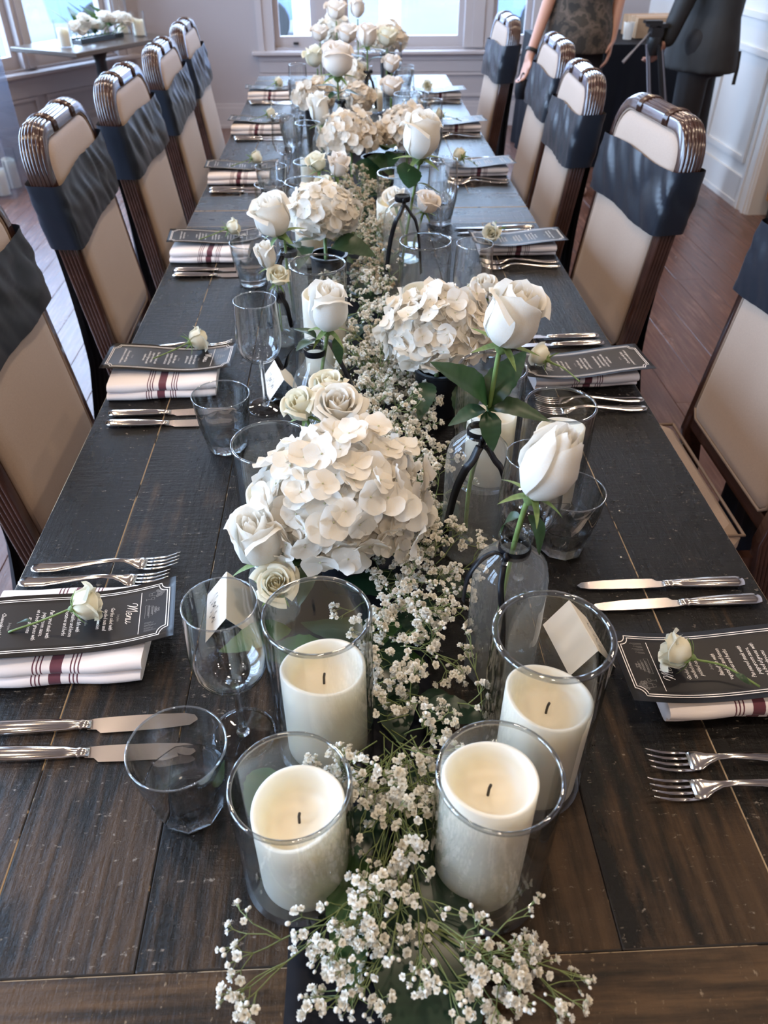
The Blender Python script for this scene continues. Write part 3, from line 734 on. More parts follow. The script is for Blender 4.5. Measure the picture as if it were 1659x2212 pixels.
def menu_proto():
    r = thing('menu_card', '', 'menu')
    rings = []
    nb = 26
    V, F = [], []
    for s, dz in ((0, 0), (1, .0004)):
        for j in range(nb):
            for i in range(7):
                x = -MW/2+MW*i/6; y = -MH/2+MH*j/(nb-1); V.append((x, y, card_z(x, y)+dz))
    o = nb*7
    for j in range(nb-1):
        for i in range(6):
            a = j*7+i; F.append((a+7, a+8, a+1, a)); F.append((o+a, o+a+1, o+a+8, o+a+7))
    for j in range(nb-1):
        for i in (0, 6): a = j*7+i; F.append((a, a+7, o+a+7, o+a))
    for i in range(6):
        for j in (0, nb-1): a = j*7+i; F.append((a, a+1, o+a+1, o+a))
    mk('sheet', G().add(V, F), M['card'], r, smooth=180)
    b1 = border(.0075, .0105); b2 = border(.0105, .0105)
    mk('border', flat_strokes([b1, b2], .0011), M['print'], r, smooth=0)
    # heading, written as pen strokes
    def let(ox, pts): return cm([(-.019+ox+(p[0]+p[1]*.30)*.0135, .0625+p[1]*.0135) for p in pts])
    hd = [let(0, [(-.25, .55), (-.2, .95), (.05, 1.0), (.12, .6), (.02, .05)]), let(0, [(.12, .25), (.28, .8), (.42, 1.05), (.42, .55), (.36, .1)]), let(0, [(.38, .2), (.55, .75), (.75, 1.08), (.74, .5), (.72, .08), (.85, .05)]),
          let(.0118, [(.02, .2), (.28, .3), (.30, .52), (.12, .5), (.06, .2), (.2, .02), (.42, .12)]),
          let(.0172, [(.02, .1), (.12, .5), (.1, .05)]), let(.0172, [(.1, .1), (.28, .48), (.38, .4), (.36, .05), (.5, .08)]),
          let(.0238, [(.02, .5), (.02, .12), (.14, .02), (.32, .2)]), let(.0238, [(.36, .52), (.33, .1), (.46, .05), (.6, .22)])]
    hd.append(cm([(-.036, .0805), (.036, .0805)], 12))
    mk('heading', flat_strokes(hd, .00085), M['print'], r, smooth=0)
    # line drawing: bouquet, cake with glasses, candlesticks
    dr = []
    def circ(x, y, rr_, n=9): return [(x+rr_*cos(2*pi*k/n), y+rr_*sin(2*pi*k/n)) for k in range(n+1)]
    for (x, y, q) in [(-.029, .103, .0025), (-.0255, .1052, .0022), (-.0325, .1048, .002), (-.0288, .1078, .0022), (-.0335, .1008, .0018), (-.0245, .1012, .002)]: dr += [circ(x, y, q), circ(x, y, q*.5)]
    dr += [[(-.032, .0985), (-.0305, .09), (-.027, .09), (-.0255, .0985)], [(-.031, .094), (-.0265, .094)], [(-.021, .087), (-.021, .093)], [(-.023, .0975), (-.0225, .0935), (-.0195, .0935), (-.019, .0975), (-.023, .0975)], [(-.0228, .087), (-.0192, .087)]]
    for i, (hw, z0, z1) in enumerate([(.011, .0868, .0918), (.0085, .0918, .0965), (.006, .0965, .1005)]):
        dr += [[(-hw, z0), (-hw, z1), (hw, z1), (hw, z0), (-hw, z0)]]+[circ(-hw+.0022*k, z1-.0012, .001, 6) for k in range(1, int(hw/.0011))]
    dr += [circ(0, .1025, .0018), circ(.002, .1035, .0012), circ(-.002, .1035, .0012)]
    for k, x in enumerate((.020, .0245, .029, .033)):
        h = .008+.003*(k % 2); dr += [[(x-.0008, .087), (x-.0008, .087+h), (x+.0008, .087+h), (x+.0008, .087)], cm([(x, .0875+h), (x+.0008, .089+h), (x, .0905+h)], 3)]
    mk('drawing', flat_strokes(dr, .0003), M['print_dim'], r, smooth=0)
    B = .0052
    ln = [('1st plate', 0, .052, .0048, 'CENTER'), ('2nd plate', 0, .0135, .0048, 'CENTER'), ('3rd plate', 0, -.0745, .0048, 'CENTER')]
    mk('course_titles', text_g(ln), M['print_dim'], r, smooth=0)
    bod = ['Garden salad with', 'candied nuts and', 'pickled onion'], ['Baked fish with', 'vegetables and lemon', 'potatoes and herbs'], ['Pan seared steak with', 'peppercorn sauce,', 'on a bed of greens with', 'mushrooms'], ['Cheesecake with fruit', 'preserves on a vanilla sauce']
    ys = [.0435, .0045, -.0165+-.0125, -.0845]
    L = []
    for para, y in zip(bod, ys):
        for k, t in enumerate(para): L.append((t, 0, y-k*.0078, .0072, 'CENTER'))
    mk('lettering', text_g(L), M['print'], r, smooth=0)
    return r
# --- glasses
def tumbler_proto():
    r = thing('tumbler', '', 'glass')
    def facet(a, z):
        if z > .062: return 1
        k = pi/4.5; t = ((a+.2) % k)-k/2; f = cos(k/2)/cos(t)
        bl = min(1, (.062-z)/.016); return 1+(f*1.03-1)*bl
    def facet2(a, z): return facet(a, 0)/1.03
    out = [(.0305, .0), (.0325, .002), (.0335, .012), (.0375, .03), (.0405, .047), (.0425, .056), (.0435, .064), (.0458, .085), (.0476, .1005), (.0472, .1022)]
    inn = [(.0458, .1015), (.0437, .085), (.0412, .063), (.0375, .042), (.0335, .026), (.030, .019), (.02, .0175), (.0, .0172)]
    g = lathe(out, 90, facet); n = 90
    g2 = lathe([(.0472, .1022)]+inn[:-1], 90); g.add(g2.v, g2.f)
    c = lathe([(.02, .0175), (.0005, .0172)], 90); g.add(c.v, c.f)
    b = lathe([(.0005, .001), (.026, .001), (.0305, 0)], 90, lambda a, z: facet(a, 0)); g.add(b.v, b.f)
    bmw = bmesh.new(); me0 = mesh_of('t', g, M['solid'], 0); bmw.from_mesh(me0); bmesh.ops.remove_doubles(bmw, verts=bmw.verts, dist=.0003); bmesh.ops.recalc_face_normals(bmw, faces=bmw.faces); me = bpy.data.meshes.new('glass_body'); bmw.to_mesh(me); bmw.free()
    me.materials.append(M['tumbler']); me.polygons.foreach_set('use_smooth', [True]*len(me.polygons)); me.set_sharp_from_angle(angle=R(22))
    place('glass_body', me, r)
    lo = lathe([(.0005, .0012), (.027, .0012), (.0318, .0025), (.0328, .012), (.0366, .03), (.0395, .046), (.0402, .050)], 90, lambda a, z: facet(a, z)*.985); q = lathe([(.0402, .050), (.0396, .0505), (.0388, .050), (.0368, .042), (.0328, .026), (.0292, .0192), (.02, .0178), (.0005, .0175)], 90, lambda a, z: facet(a, z)*.985 if z > .0495 else 1); lo.add(q.v, q.f)
    mf = mesh_of('thick_foot', lo, M['foot'], 0); bmw = bmesh.new(); bmw.from_mesh(mf); bmesh.ops.remove_doubles(bmw, verts=bmw.verts, dist=.0002); bmesh.ops.recalc_face_normals(bmw, faces=bmw.faces); bmw.to_mesh(mf); bmw.free()
    mf.polygons.foreach_set('use_smooth', [True]*len(mf.polygons)); mf.set_sharp_from_angle(angle=R(20)); place('thick_foot', mf, r)
    mk('rim', lathe([(.0474, .101), (.0478, .1022), (.0468, .1032), (.0458, .1022), (.0460, .101)], 64), M['rimlight'], r, smooth=180)
    return r
def wine_proto():
    r = thing('wine_glass', '', 'glass')
    out = [(.004, .092), (.012, .0935), (.024, .099), (.034, .110), (.0392, .126), (.0398, .143), (.0380, .170), (.0362, .205), (.0362, .2065)]
    inn = [(.0354, .2063), (.0354, .205), (.0371, .170), (.0388, .143), (.0382, .127), (.033, .112), (.023, .1015), (.011, .097), (.0004, .0962)]
    mk('bowl', lathe(out+inn, 56), M['wine'], r, smooth=180)
    mk('rim', lathe([(.0366, .2055), (.0366, .2068), (.0358, .2076), (.0350, .2068), (.0352, .2055)], 56), M['rimlight'], r, smooth=180)
    mk('stem', lathe([(.0075, .005), (.0052, .010), (.0042, .02), (.0037, .045), (.0038, .075), (.0046, .088), (.008, .094)], 20, cap0=True, cap1=True), M['foot'], r, smooth=180)
    mk('foot', lathe([(.0005, .0), (.034, 0), (.0362, .0008), (.0362, .0014), (.030, .0026), (.015, .0042), (.0075, .0062), (.0005, .0062)], 48), M['wine'], r, smooth=180)
    return r
def tent_proto():
    r = thing('place_card', '', 'card')
    def pan(s):
        o = .0004; hb, hh = .030, .038
        return G().add([(-.043, s*hb, 0), (.043, s*hb, 0), (.043, 0, hh), (-.043, 0, hh), (-.043, s*(hb+o), 0), (.043, s*(hb+o), 0), (.043, s*o, hh+.0003), (-.043, s*o, hh+.0003)],
                       [(0, 1, 2, 3), (7, 6, 5, 4), (0, 4, 5, 1), (1, 5, 6, 2), (2, 6, 7, 3), (3, 7, 4, 0)])
    mk('front_panel', pan(-1), M['tent'], r, smooth=0); mk('back_panel', pan(1), M['tent'], r, smooth=0)
    sq = [(-.024+.048*k/60, .4+.22*sin(k*.75)*(.6+.4*sin(k*.21))) for k in range(61)]
    V = []
    for x, t in sq:
        for d in (-.025, .025): V.append((x, -.030*(1-(t+d))-.0008, .038*(t+d)+.0006))
    mk('writing', G().add(V, [(2*k, 2*k+2, 2*k+3, 2*k+1) for k in range(60)]), M['ink'], r, smooth=0)
    return r
# --- flowers: petals, leaves, roses
def petal_mesh(name, mat, Rm, rt_, H, W, curl=0., flare=0., spiral=.1, seed=0, nu=11, nv=11, dip=.16, base=.10):
    rs = random.Random(seed); ph = rs.uniform(0, 9)
    cv = [(0, base), (.12, base+.55*(Rm-base)), (.3, base+.92*(Rm-base)), (.5, Rm), (.78, Rm*.5+rt_*.5), (1, rt_)]
    def rad(v):
        for (a, ra), (b, rb) in zip(cv, cv[1:]):
            if v <= b: t = (v-a)/(b-a); t = t*t*(3-2*t)*.5+t*.5; return ra+(rb-ra)*t
        return rt_
    def fn(s, v):
        u = s*2-1
        wv = W*(.45+.55*sin(pi*min(1, .12+v*.62)))
        top = 1-dip*abs(u)**2.4*v
        r_ = rad(v)*(1+spiral*u) + flare*v**3*abs(u)**1.5
        c = max(0, (v-.82)/.18); r_ += curl*c**1.3
        z = H*v*top - curl*.9*c**2.2
        z += .012*sin(u*7+ph)*v*v; r_ += .010*sin(u*5+v*3+ph)*v
        if abs(u) < .12 and v > .95: z += .02*H
        a = u*wv
        return (r_*cos(a), r_*sin(a), z)
    return mesh_of(name, grid(fn, nu, nv), mat, 180)
PETAL = {}
def petal_set(style, mat):
    k = (style, mat)
    if k in PETAL: return PETAL[k]
    L = []; m = M[mat]
    def add(n, Rm, rt_, H, W, curl, flare, a0, sp, seed, dip=.16, dz=0, nn=(11, 11)):
        me = petal_mesh('petal', m, Rm, rt_, H, W, curl, flare, sp, seed, *nn, dip=dip)
        for i in range(n): L.append((me, a0+2*pi*i/n+.25*sin(i*3.1+seed), dz, 1+.03*sin(i*5+seed)))
    if style == 'bud':
        add(2, .10, .05, .93, R(105), 0, 0, .2, .2, 1); add(3, .19, .11, .97, R(72), .01, 0, .8, .13, 2)
        add(3, .29, .20, 1.0, R(74), .03, .02, .1, .12, 3); add(3, .38, .29, .98, R(70), .07, .04, 1.3, .12, 4); add(2, .43, .36, .93, R(66), .14, .06, .35, .1, 5, .22)
    elif style == 'tight':
        add(2, .10, .04, .98, R(105), 0, 0, .2, .2, 1); add(3, .20, .08, 1.0, R(74), 0, 0, .8, .14, 2)
        add(3, .31, .13, 1.02, R(76), .0, .0, .1, .12, 3); add(3, .40, .20, .98, R(72), .02, .02, 1.3, .12, 4); add(1, .43, .30, .95, R(70), .06, .06, -.3, .12, 5, .22)
    elif style == 'open':
        add(2, .09, .05, .80, R(110), 0, 0, .2, .25, 1); add(3, .17, .14, .84, R(76), .015, 0, .8, .2, 2); add(4, .27, .25, .88, R(62), .03, .02, .1, .16, 3)
        add(4, .38, .38, .88, R(58), .07, .04, .9, .13, 4); add(4, .47, .50, .82, R(54), .13, .06, .3, .1, 5, .22); add(3, .54, .64, .70, R(54), .16, .08, 1.0, .1, 6, .26)
    elif style == 'mini':
        add(2, .12, .07, .86, R(105), 0, 0, .2, .22, 1, nn=(8, 8)); add(3, .25, .19, .92, R(72), .03, .0, .8, .18, 2, nn=(8, 8)); add(4, .38, .34, .92, R(58), .08, .04, .1, .14, 3, nn=(8, 8)); add(4, .46, .47, .84, R(55), .15, .06, .9, .12, 4, .25, nn=(8, 8))
    elif style == 'far':
        add(3, .2, .14, .92, R(76), .02, 0, .8, .15, 2, nn=(7, 7)); add(3, .36, .30, .95, R(70), .07, .03, .1, .12, 3, nn=(7, 7)); add(4, .46, .46, .86, R(58), .14, .06, .9, .1, 4, .22, nn=(7, 7))
    PETAL[k] = L; return L
def leaf_g(L, Wd, fold=.25, droop=.3, n=11, serr=.04):
    V, F = [], []
    for k in range(n):
        t = k/(n-1); w_ = Wd/2*(sin(pi*t**.8)**.85)*(1+serr*((k % 2)*2-1)) if 0 < k < n-1 else .0006
        x = L*t; z = -droop*L*t*t + .06*L*sin(t*5)
        for y in (-1, -.5, 0, .5, 1): V.append((x, y*w_, z+fold*w_*abs(y)*(1.15-.3*abs(y))))
    for k in range(n-1):
        for i in range(4): a = k*5+i; F.append((a, a+1, a+6, a+5))
    return G().add(V, F)
LEAF = {}
def leaf_me(L, Wd, mat='leaf', fold=.25, droop=.3):
    k = (round(L, 4), round(Wd, 4), mat, fold, droop)
    if k not in LEAF: LEAF[k] = mesh_of('leaf', leaf_g(L, Wd, fold, droop, 15 if L > .05 else 9), M[mat], 180)
    return LEAF[k]
SEP = {}
def sepal_me(L, up_):
    k = (round(L, 4), up_)
    if k not in SEP:
        V, F = [], []
        for j in range(8):
            t = j/7; w_ = L*.13*(1-t)**.7*(1+.9*t*(1-t)); a = up_*t
            x = L*(t*cos(a*.6)); z = L*t*sin(a)*.9
            for y in (-1, 0, 1): V.append((x, y*w_, z+abs(y)*w_*.35))
        for j in range(7):
            for i in range(2): a = j*3+i; F.append((a, a+1, a+4, a+3))
        SEP[k] = mesh_of('sepal', G().add(V, F), M['sepal'], 180)
    return SEP[k]
def rose(label, head, dia, axis, style='bud', mat='rose', foot=None, leaves=(), group=None, twist=0, sep_up=-.2, aspect=1.0, name='rose', nsep=5, via=None):
    """a rose: petals as single pieces round HEAD (base of the bloom) along AXIS, sepals, stem down to FOOT"""
    head = Vector(head); foot = Vector(foot) if foot is not None else None
    base = foot if foot is not None else head
    r = thing(name, label, 'rose', base, group=group)
    wf = {'tight': .90, 'bud': .43*2+.14, 'open': 1.36, 'mini': 1.12, 'far': 1.14}[style]
    s = dia/wf; B = Matrix.Translation(head-base) @ basis(axis, twist)
    for me, a, dz, k in petal_set(style, mat):
        place('petal', me, r, mw=B @ Matrix.Rotation(a, 4, 'Z') @ Matrix.Diagonal((s*k, s*k, s*aspect*(2-k), 1)))
    if nsep:
        cup = mk('calyx', lathe([(s*.045, -s*.16), (s*.10, -s*.10), (s*.13, -s*.02), (s*.12, s*.05)], 12, cap0=True), M['sepal'], r, mw=B)
        for i in range(nsep): place('sepal', sepal_me(.52*dia, sep_up), r, mw=B @ Matrix.Rotation(i*2*pi/5+.4, 4, 'Z') @ Matrix.Translation((s*.10, 0, -s*.01)))
    if foot is not None:
        ax = Vector(axis).normalized(); d = head-base
        mids = [Vector(v)-base for v in via] if via else [d*.5+Vector((d.y*.06, -d.x*.06+.004, 0))]
        pts = crom([(0, 0, 0)]+mids+[d-ax*s*.25, d-ax*s*.1], 5)
        mk('stem', tube(pts, [.0030 if dia > .045 else .0014]*(len(pts)-3)+[.0033 if dia > .045 else .0016]*3, 8), M['stem'], r, smooth=180)
    for (p, d, L, Wd, roll) in leaves:
        d = Vector(d).normalized(); q = d.to_track_quat('X', 'Z').to_matrix().to_4x4()
        place('leaf', leaf_me(L, Wd), r, mw=Matrix.Translation(Vector(p)-base) @ q @ Matrix.Rotation(roll, 4, 'X'))
    return r

fk, kn, nk0, nk1, mn, tb, wg, tn = fork_proto(), knife_proto(), napkin_proto(0), napkin_proto(1), menu_proto(), tumbler_proto(), wine_proto(), tent_proto()
used = set()
def put(proto, loc, rz, label, group):
    if proto.name not in used:
        used.add(proto.name); proto.location = loc; proto.rotation_euler = (0, 0, rz); proto['label'] = label; proto['group'] = group; return proto
    return dup(proto, loc, (0, 0, rz), label, group)
o6 = ['nearest', 'second', 'third', 'fourth', 'fifth', 'farthest']
SL = [.665, 1.345, 2.04, 2.745, 3.44, 4.13]; SR = [.585, 1.345, 2.05, 2.80, 3.44, 4.10]
XLT, XRT = -.468, .545
for sd, ys in (('left', SL), ('right', SR)):
    for i, y0 in enumerate(ys):
        sg = 1 if sd == 'left' else -1; rz = 0 if sg == 1 else pi; ex = XLT if sg == 1 else XRT
        W = lambda x, y, z=0: (ex+sg*x, y0+sg*y, T+z)
        who = '%s %s place' % (o6[i], sd)
        j = lambda a=.004: rn(-a, a)
        fo = .045 if (sg < 0 and i == 0) else .012
        put(fk, W(fo+j(), (.143 if i else .147)), rz+R(1), 'steel fork, outer of the pair at the %s' % who, 'forks by the napkins')
        put(fk, W(fo-.006+j(), (.112 if i else .119)), rz+R(-1), 'steel fork next to the napkin at the %s' % who, 'forks by the napkins')
        kx = (.05 if i == 0 else .02) if sg == 1 else .015
        put(kn, W(kx+j(), -.122), rz+R(1), 'steel knife next to the napkin at the %s' % who, 'table knives')
        put(kn, W(kx+.004+j(), -.155), rz+R(-1), 'steel knife farther from the napkin at the %s' % who, 'table knives')
        nx = .104
        put(nk0 if sg == 1 else nk1, W(nx, (.016 if sg > 0 else .012) if i == 0 else .010), rz+R([1, 3, -1, 1, 0, 2][i]), 'white napkin with maroon stripes at the %s' % who, 'striped napkins')
        mr = [7.5, -1, 4, 2, -2, 3][i] if sg == 1 else [1, 5, 3, 4, 6, 2][i]
        mx, my = (.115, .008 if i == 0 else .026) if sg == 1 else ((.125, .012) if i == 0 else (.105, .03))
        mt = put(mn, W(mx, my, .0365), rz-pi/2+R(mr), 'black menu card with white print at the %s' % who, 'menu cards')
        # little rose on the menu
        c = Vector(W(mx, my, .0375))
        hx, hy = [(.004, .004), (.035, .028), (.03, .0), (.03, .01), (.03, 0), (.02, 0)][i] if sg == 1 else [(.045, .005), (.075, .02), (.06, 0), (.05, 0), (.05, 0), (.05, 0)][i]
        dv = Vector([(.95, .30), (.85, .5), (.8, .4), (.8, .5), (.85, .5), (.6, .7)][i]) if sg == 1 else Vector([(.85, -.42), (.6, -.75), (.5, -.8), (.5, .8), (.8, .3), (.3, -.9)][i])
        dv = dv*sg if sg == 1 else Vector((-abs(dv.x), abs(dv.y) if i < 2 else dv.y))
        dv = Vector((dv.x, dv.y, .12)).normalized(); di = .043
        hp = c+Vector((sg*hx, sg*hy, .019))
        rose('small cream rose lying on the menu at the %s' % who, hp, di, dv, 'mini', 'rose_cream', foot=hp-dv*.078-Vector((0, 0, .004)), group='little roses on the menus', twist=rn(0, 6), sep_up=-.5 if i else .5, aspect=1.0,
             leaves=[(hp-dv*.05, (-dv.x, -dv.y+.5*sg, .15), .018, .008, .3)] if i != 1 else [])
        # glasses
        tpos = {('left', 0): (-.178, .442), ('left', 1): (-.218, 1.112), ('right', 0): (.292, .828), ('left', 2): (-.238, 1.832), ('left', 3): (-.235, 2.50), ('left', 4): (-.208, 3.19), ('left', 5): (-.215, 3.93), ('right', 1): (.30, 1.60), ('right', 2): (.262, 2.26), ('right', 3): (.30, 3.02), ('right', 4): (.30, 3.62), ('right', 5): (.29, 4.32)}[(sd, i)]
        if (sd, i) not in (('right', 1),):
            put(tb, (*tpos, T), rn(0, 6), 'faceted clear tumbler at the %s' % who, 'faceted tumblers')
        wpos = {('left', 0): (-.134, .527), ('left', 1): (-.163, 1.243), ('right', 0): (.218, .762), ('left', 2): (-.187, 1.925), ('left', 3): (-.20, 2.67), ('left', 4): (-.18, 3.33), ('left', 5): (-.198, 3.65), ('right', 1): (.245, 1.50), ('right', 2): (.25, 2.13), ('right', 3): (.29, 2.90), ('right', 4): (.24, 3.52), ('right', 5): (.235, 4.25)}[(sd, i)]
        put(wg, (*wpos, T), 0, 'empty stemmed wine glass at the %s' % who, 'wine glasses')
        if i < 2 and not (sd == 'right' and i == 1):
            tp = {('left', 0): (-.170, .712, R(-84)), ('left', 1): (-.140, 1.315, R(-75)), ('left', 2): (-.16, 2.03, R(85)), ('right', 0): (.272, .640, R(-80)), ('right', 2): (.24, 2.0, R(90))}[(sd, i)]
            put(tn, (tp[0], tp[1], T), tp[2]+(0 if sg == 1 else pi) , 'folded cream name card at the %s' % who, 'folded name cards')

# ================================================================== VASES AND CANDLES
def vase(x, y, D, h, label):
    r = thing('cylinder_vase', label, 'vase', (x, y, T+.001), group='glass cylinder vases with candles')
    R0, th = D/2, (.0055 if D > .108 else .0034)
    mk('wall', lathe([(R0, .004), (R0, h-.002), (R0-th, h-.002), (R0-th, .009)], 72), M['vase'], r, smooth=60)
    mk('rim', lathe([(R0, h-.003), (R0+.0003, h-.001), (R0-.0005, h+.0006), (R0-th*.5, h+.001), (R0-th+.0005, h+.0006), (R0-th-.0003, h-.001), (R0-th, h-.003)], 72), M['rimglass'], r, smooth=180)
    mk('base', lathe([(.0005, .0005), (R0-.004, 0), (R0, .004), (R0-th, .009), (R0-.012, .0075), (.0005, .007)], 72), M['rimglass'], r, smooth=60)
    return r
M['rimglass'] = cloudy(glass_shell('rim_glass', (.62, .65, .66), (.34, .36, .37), 1.2, .16, 2.0), .04, (.7, .7, .7))
#glass_shell('rim_glass', (.62, .65, .66), (.30, .32, .33), 1.2)
def candle(x, y, D, z0, h, label, seed=0, mark=True):
    rs = random.Random(seed); p = rs.uniform(0, 6)
    r = thing('pillar_candle', label, 'candle', (x, y, z0), group='ivory pillar candles in glass vases')
    R0 = D/2
    def edge(a): return .0065*sin(a+p)+.0025*sin(2*a+p*2)
    prof = [(.0005, 0, 0), (R0*.96, 0, 0), (R0, .003, 0), (R0, .3, 1), (R0, .7, 1), (R0*.995, .94, 1), (R0*.975, .985, 1), (R0*.93, 1.0, 1), (R0*.88, .985, 1), (R0*.82, .93, 1), (R0*.70, .865, .6), (R0*.45, .83, .25), (R0*.2, .82, 0), (.0006, .82, 0)]
    V, F = [], []; n = 56
    for (rr, t, k) in prof:
        for i in range(n):
            a = 2*pi*i/n; dep = .027
            z = t*h if t <= .7 else (h-dep*(1-t)/.18*1.0 if rr < R0*.93 else h*(1)-(1-t)*.02)
            if rr < R0*.9 and t < 1 and t > .7: z = h-dep*(1-t)/.18
            V.append((rr*(1+.004*sin(3*a+p))*cos(a), rr*(1+.004*sin(3*a+p))*sin(a), z+edge(a)*k*(1 if t > .7 else t)))
    for k in range(len(prof)-1):
        for i in range(n): j = (i+1) % n; F.append((k*n+i, k*n+j, k*n+n+j, k*n+n+i))
    mk('wax', G().add(V, F), M['wax'], r, smooth=60)
    mk('wick', tube([(0, 0, h-.028), (.0003, 0, h-.017), (.0012, -.0005, h-.011)], .0013, 8), M['wick'], r)
    return r
VS = [  # x, y, D, h, candle D, candle h, dx, dy, label
    (-.063, .367, .105, .150, .083, .108, .004, .0, 'short clear glass cylinder vase, nearest on the left by the tumbler', 'short ivory candle in the nearest left vase'),
    (.110, .352, .105, .176, .081, .155, -.006, .006, 'clear glass cylinder vase, nearest on the right in front of the tallest vase', 'ivory candle in the nearest right vase, its top just under the rim'),
    (-.041, .512, .105, .202, .087, .120, .002, .0, 'tall clear glass cylinder vase behind the short one, next to the wine glass', 'ivory candle in the vase next to the nearest left wine glass'),
    (.172, .462, .110, .220, .085, .130, .006, -.004, 'tall thick-rimmed clear glass cylinder vase on the right, a knife and card showing through', 'ivory candle in the tall thick-rimmed vase on the right'),
    (-.108, .835, .105, .187, .080, .10, -.002, 0, 'clear glass cylinder vase half hidden behind the big near hydrangea', 'ivory candle half hidden behind the big near hydrangea'),
    (.203, 1.0, .102, .200, .075, .115, .006, 0, 'clear glass cylinder vase behind the tall ribboned bottle', 'ivory candle behind the tall ribboned bottle, its wick in view'),
    (.293, .938, .102, .172, .070, .122, .005, 0, 'clear glass cylinder vase behind the right near tumbler', 'ivory candle in the vase behind the right near tumbler'),
    (-.06, 1.366, .104, .220, .080, .155, .008, 0, 'tall clear glass cylinder vase behind the round bottle with the single rose', 'ivory candle glowing behind the single rose of the round bottle'),
    (.149, 1.516, .104, .207, .085, .100, -.003, 0, 'tall clear glass cylinder vase behind the cream hydrangea on the right', 'low ivory candle behind the cream hydrangea on the right'),
    (.125, 2.07, .104, .190, .075, .115, -.016, 0, 'clear glass cylinder vase behind the ribboned bottle halfway down the table', 'ivory candle beside the ribboned bottle halfway down the table'),
    (-.103, 1.97, .104, .198, .07, .09, 0, 0, 'clear glass cylinder vase just behind the small hydrangea on the left', 'ivory candle just behind the small hydrangea on the left'),
    (-.115, 2.33, .08, .155, .06, .07, 0, 0, 'clear glass cylinder vase behind the pair of cream roses', 'ivory candle behind the pair of cream roses'),
    (.223, 3.10, .104, .190, .075, .08, 0, 0, 'clear glass cylinder vase on the far right, by the fifth setting', 'ivory candle on the far right by the fifth setting'),
    (-.036, 3.08, .104, .194, .075, .08, 0, 0, 'clear glass cylinder vase around the far left bottle, beyond the twin hydrangeas', 'ivory candle beyond the twin hydrangeas'),
    (-.120, 2.60, .08, .200, .06, .09, 0, 0, 'narrow clear glass cylinder vase left of the twin hydrangeas', 'ivory candle left of the twin hydrangeas'),
    (-.052, 4.02, .10, .24, .075, .08, 0, 0, 'clear glass cylinder vase at the far end, left of the middle', 'ivory candle at the far end, left of the middle'),
    (.124, 3.78, .10, .235, .075, .08, 0, 0, 'clear glass cylinder vase at the far end, right of the middle', 'ivory candle at the far end, right of the middle'),
]
for i, (x, y, D, h, cD, ch, dx, dy, l1, l2) in enumerate(VS):
    vase(x, y, D, h, l1); candle(x+dx, y+dy, cD, T+.0085, ch, l2, i*7+3)

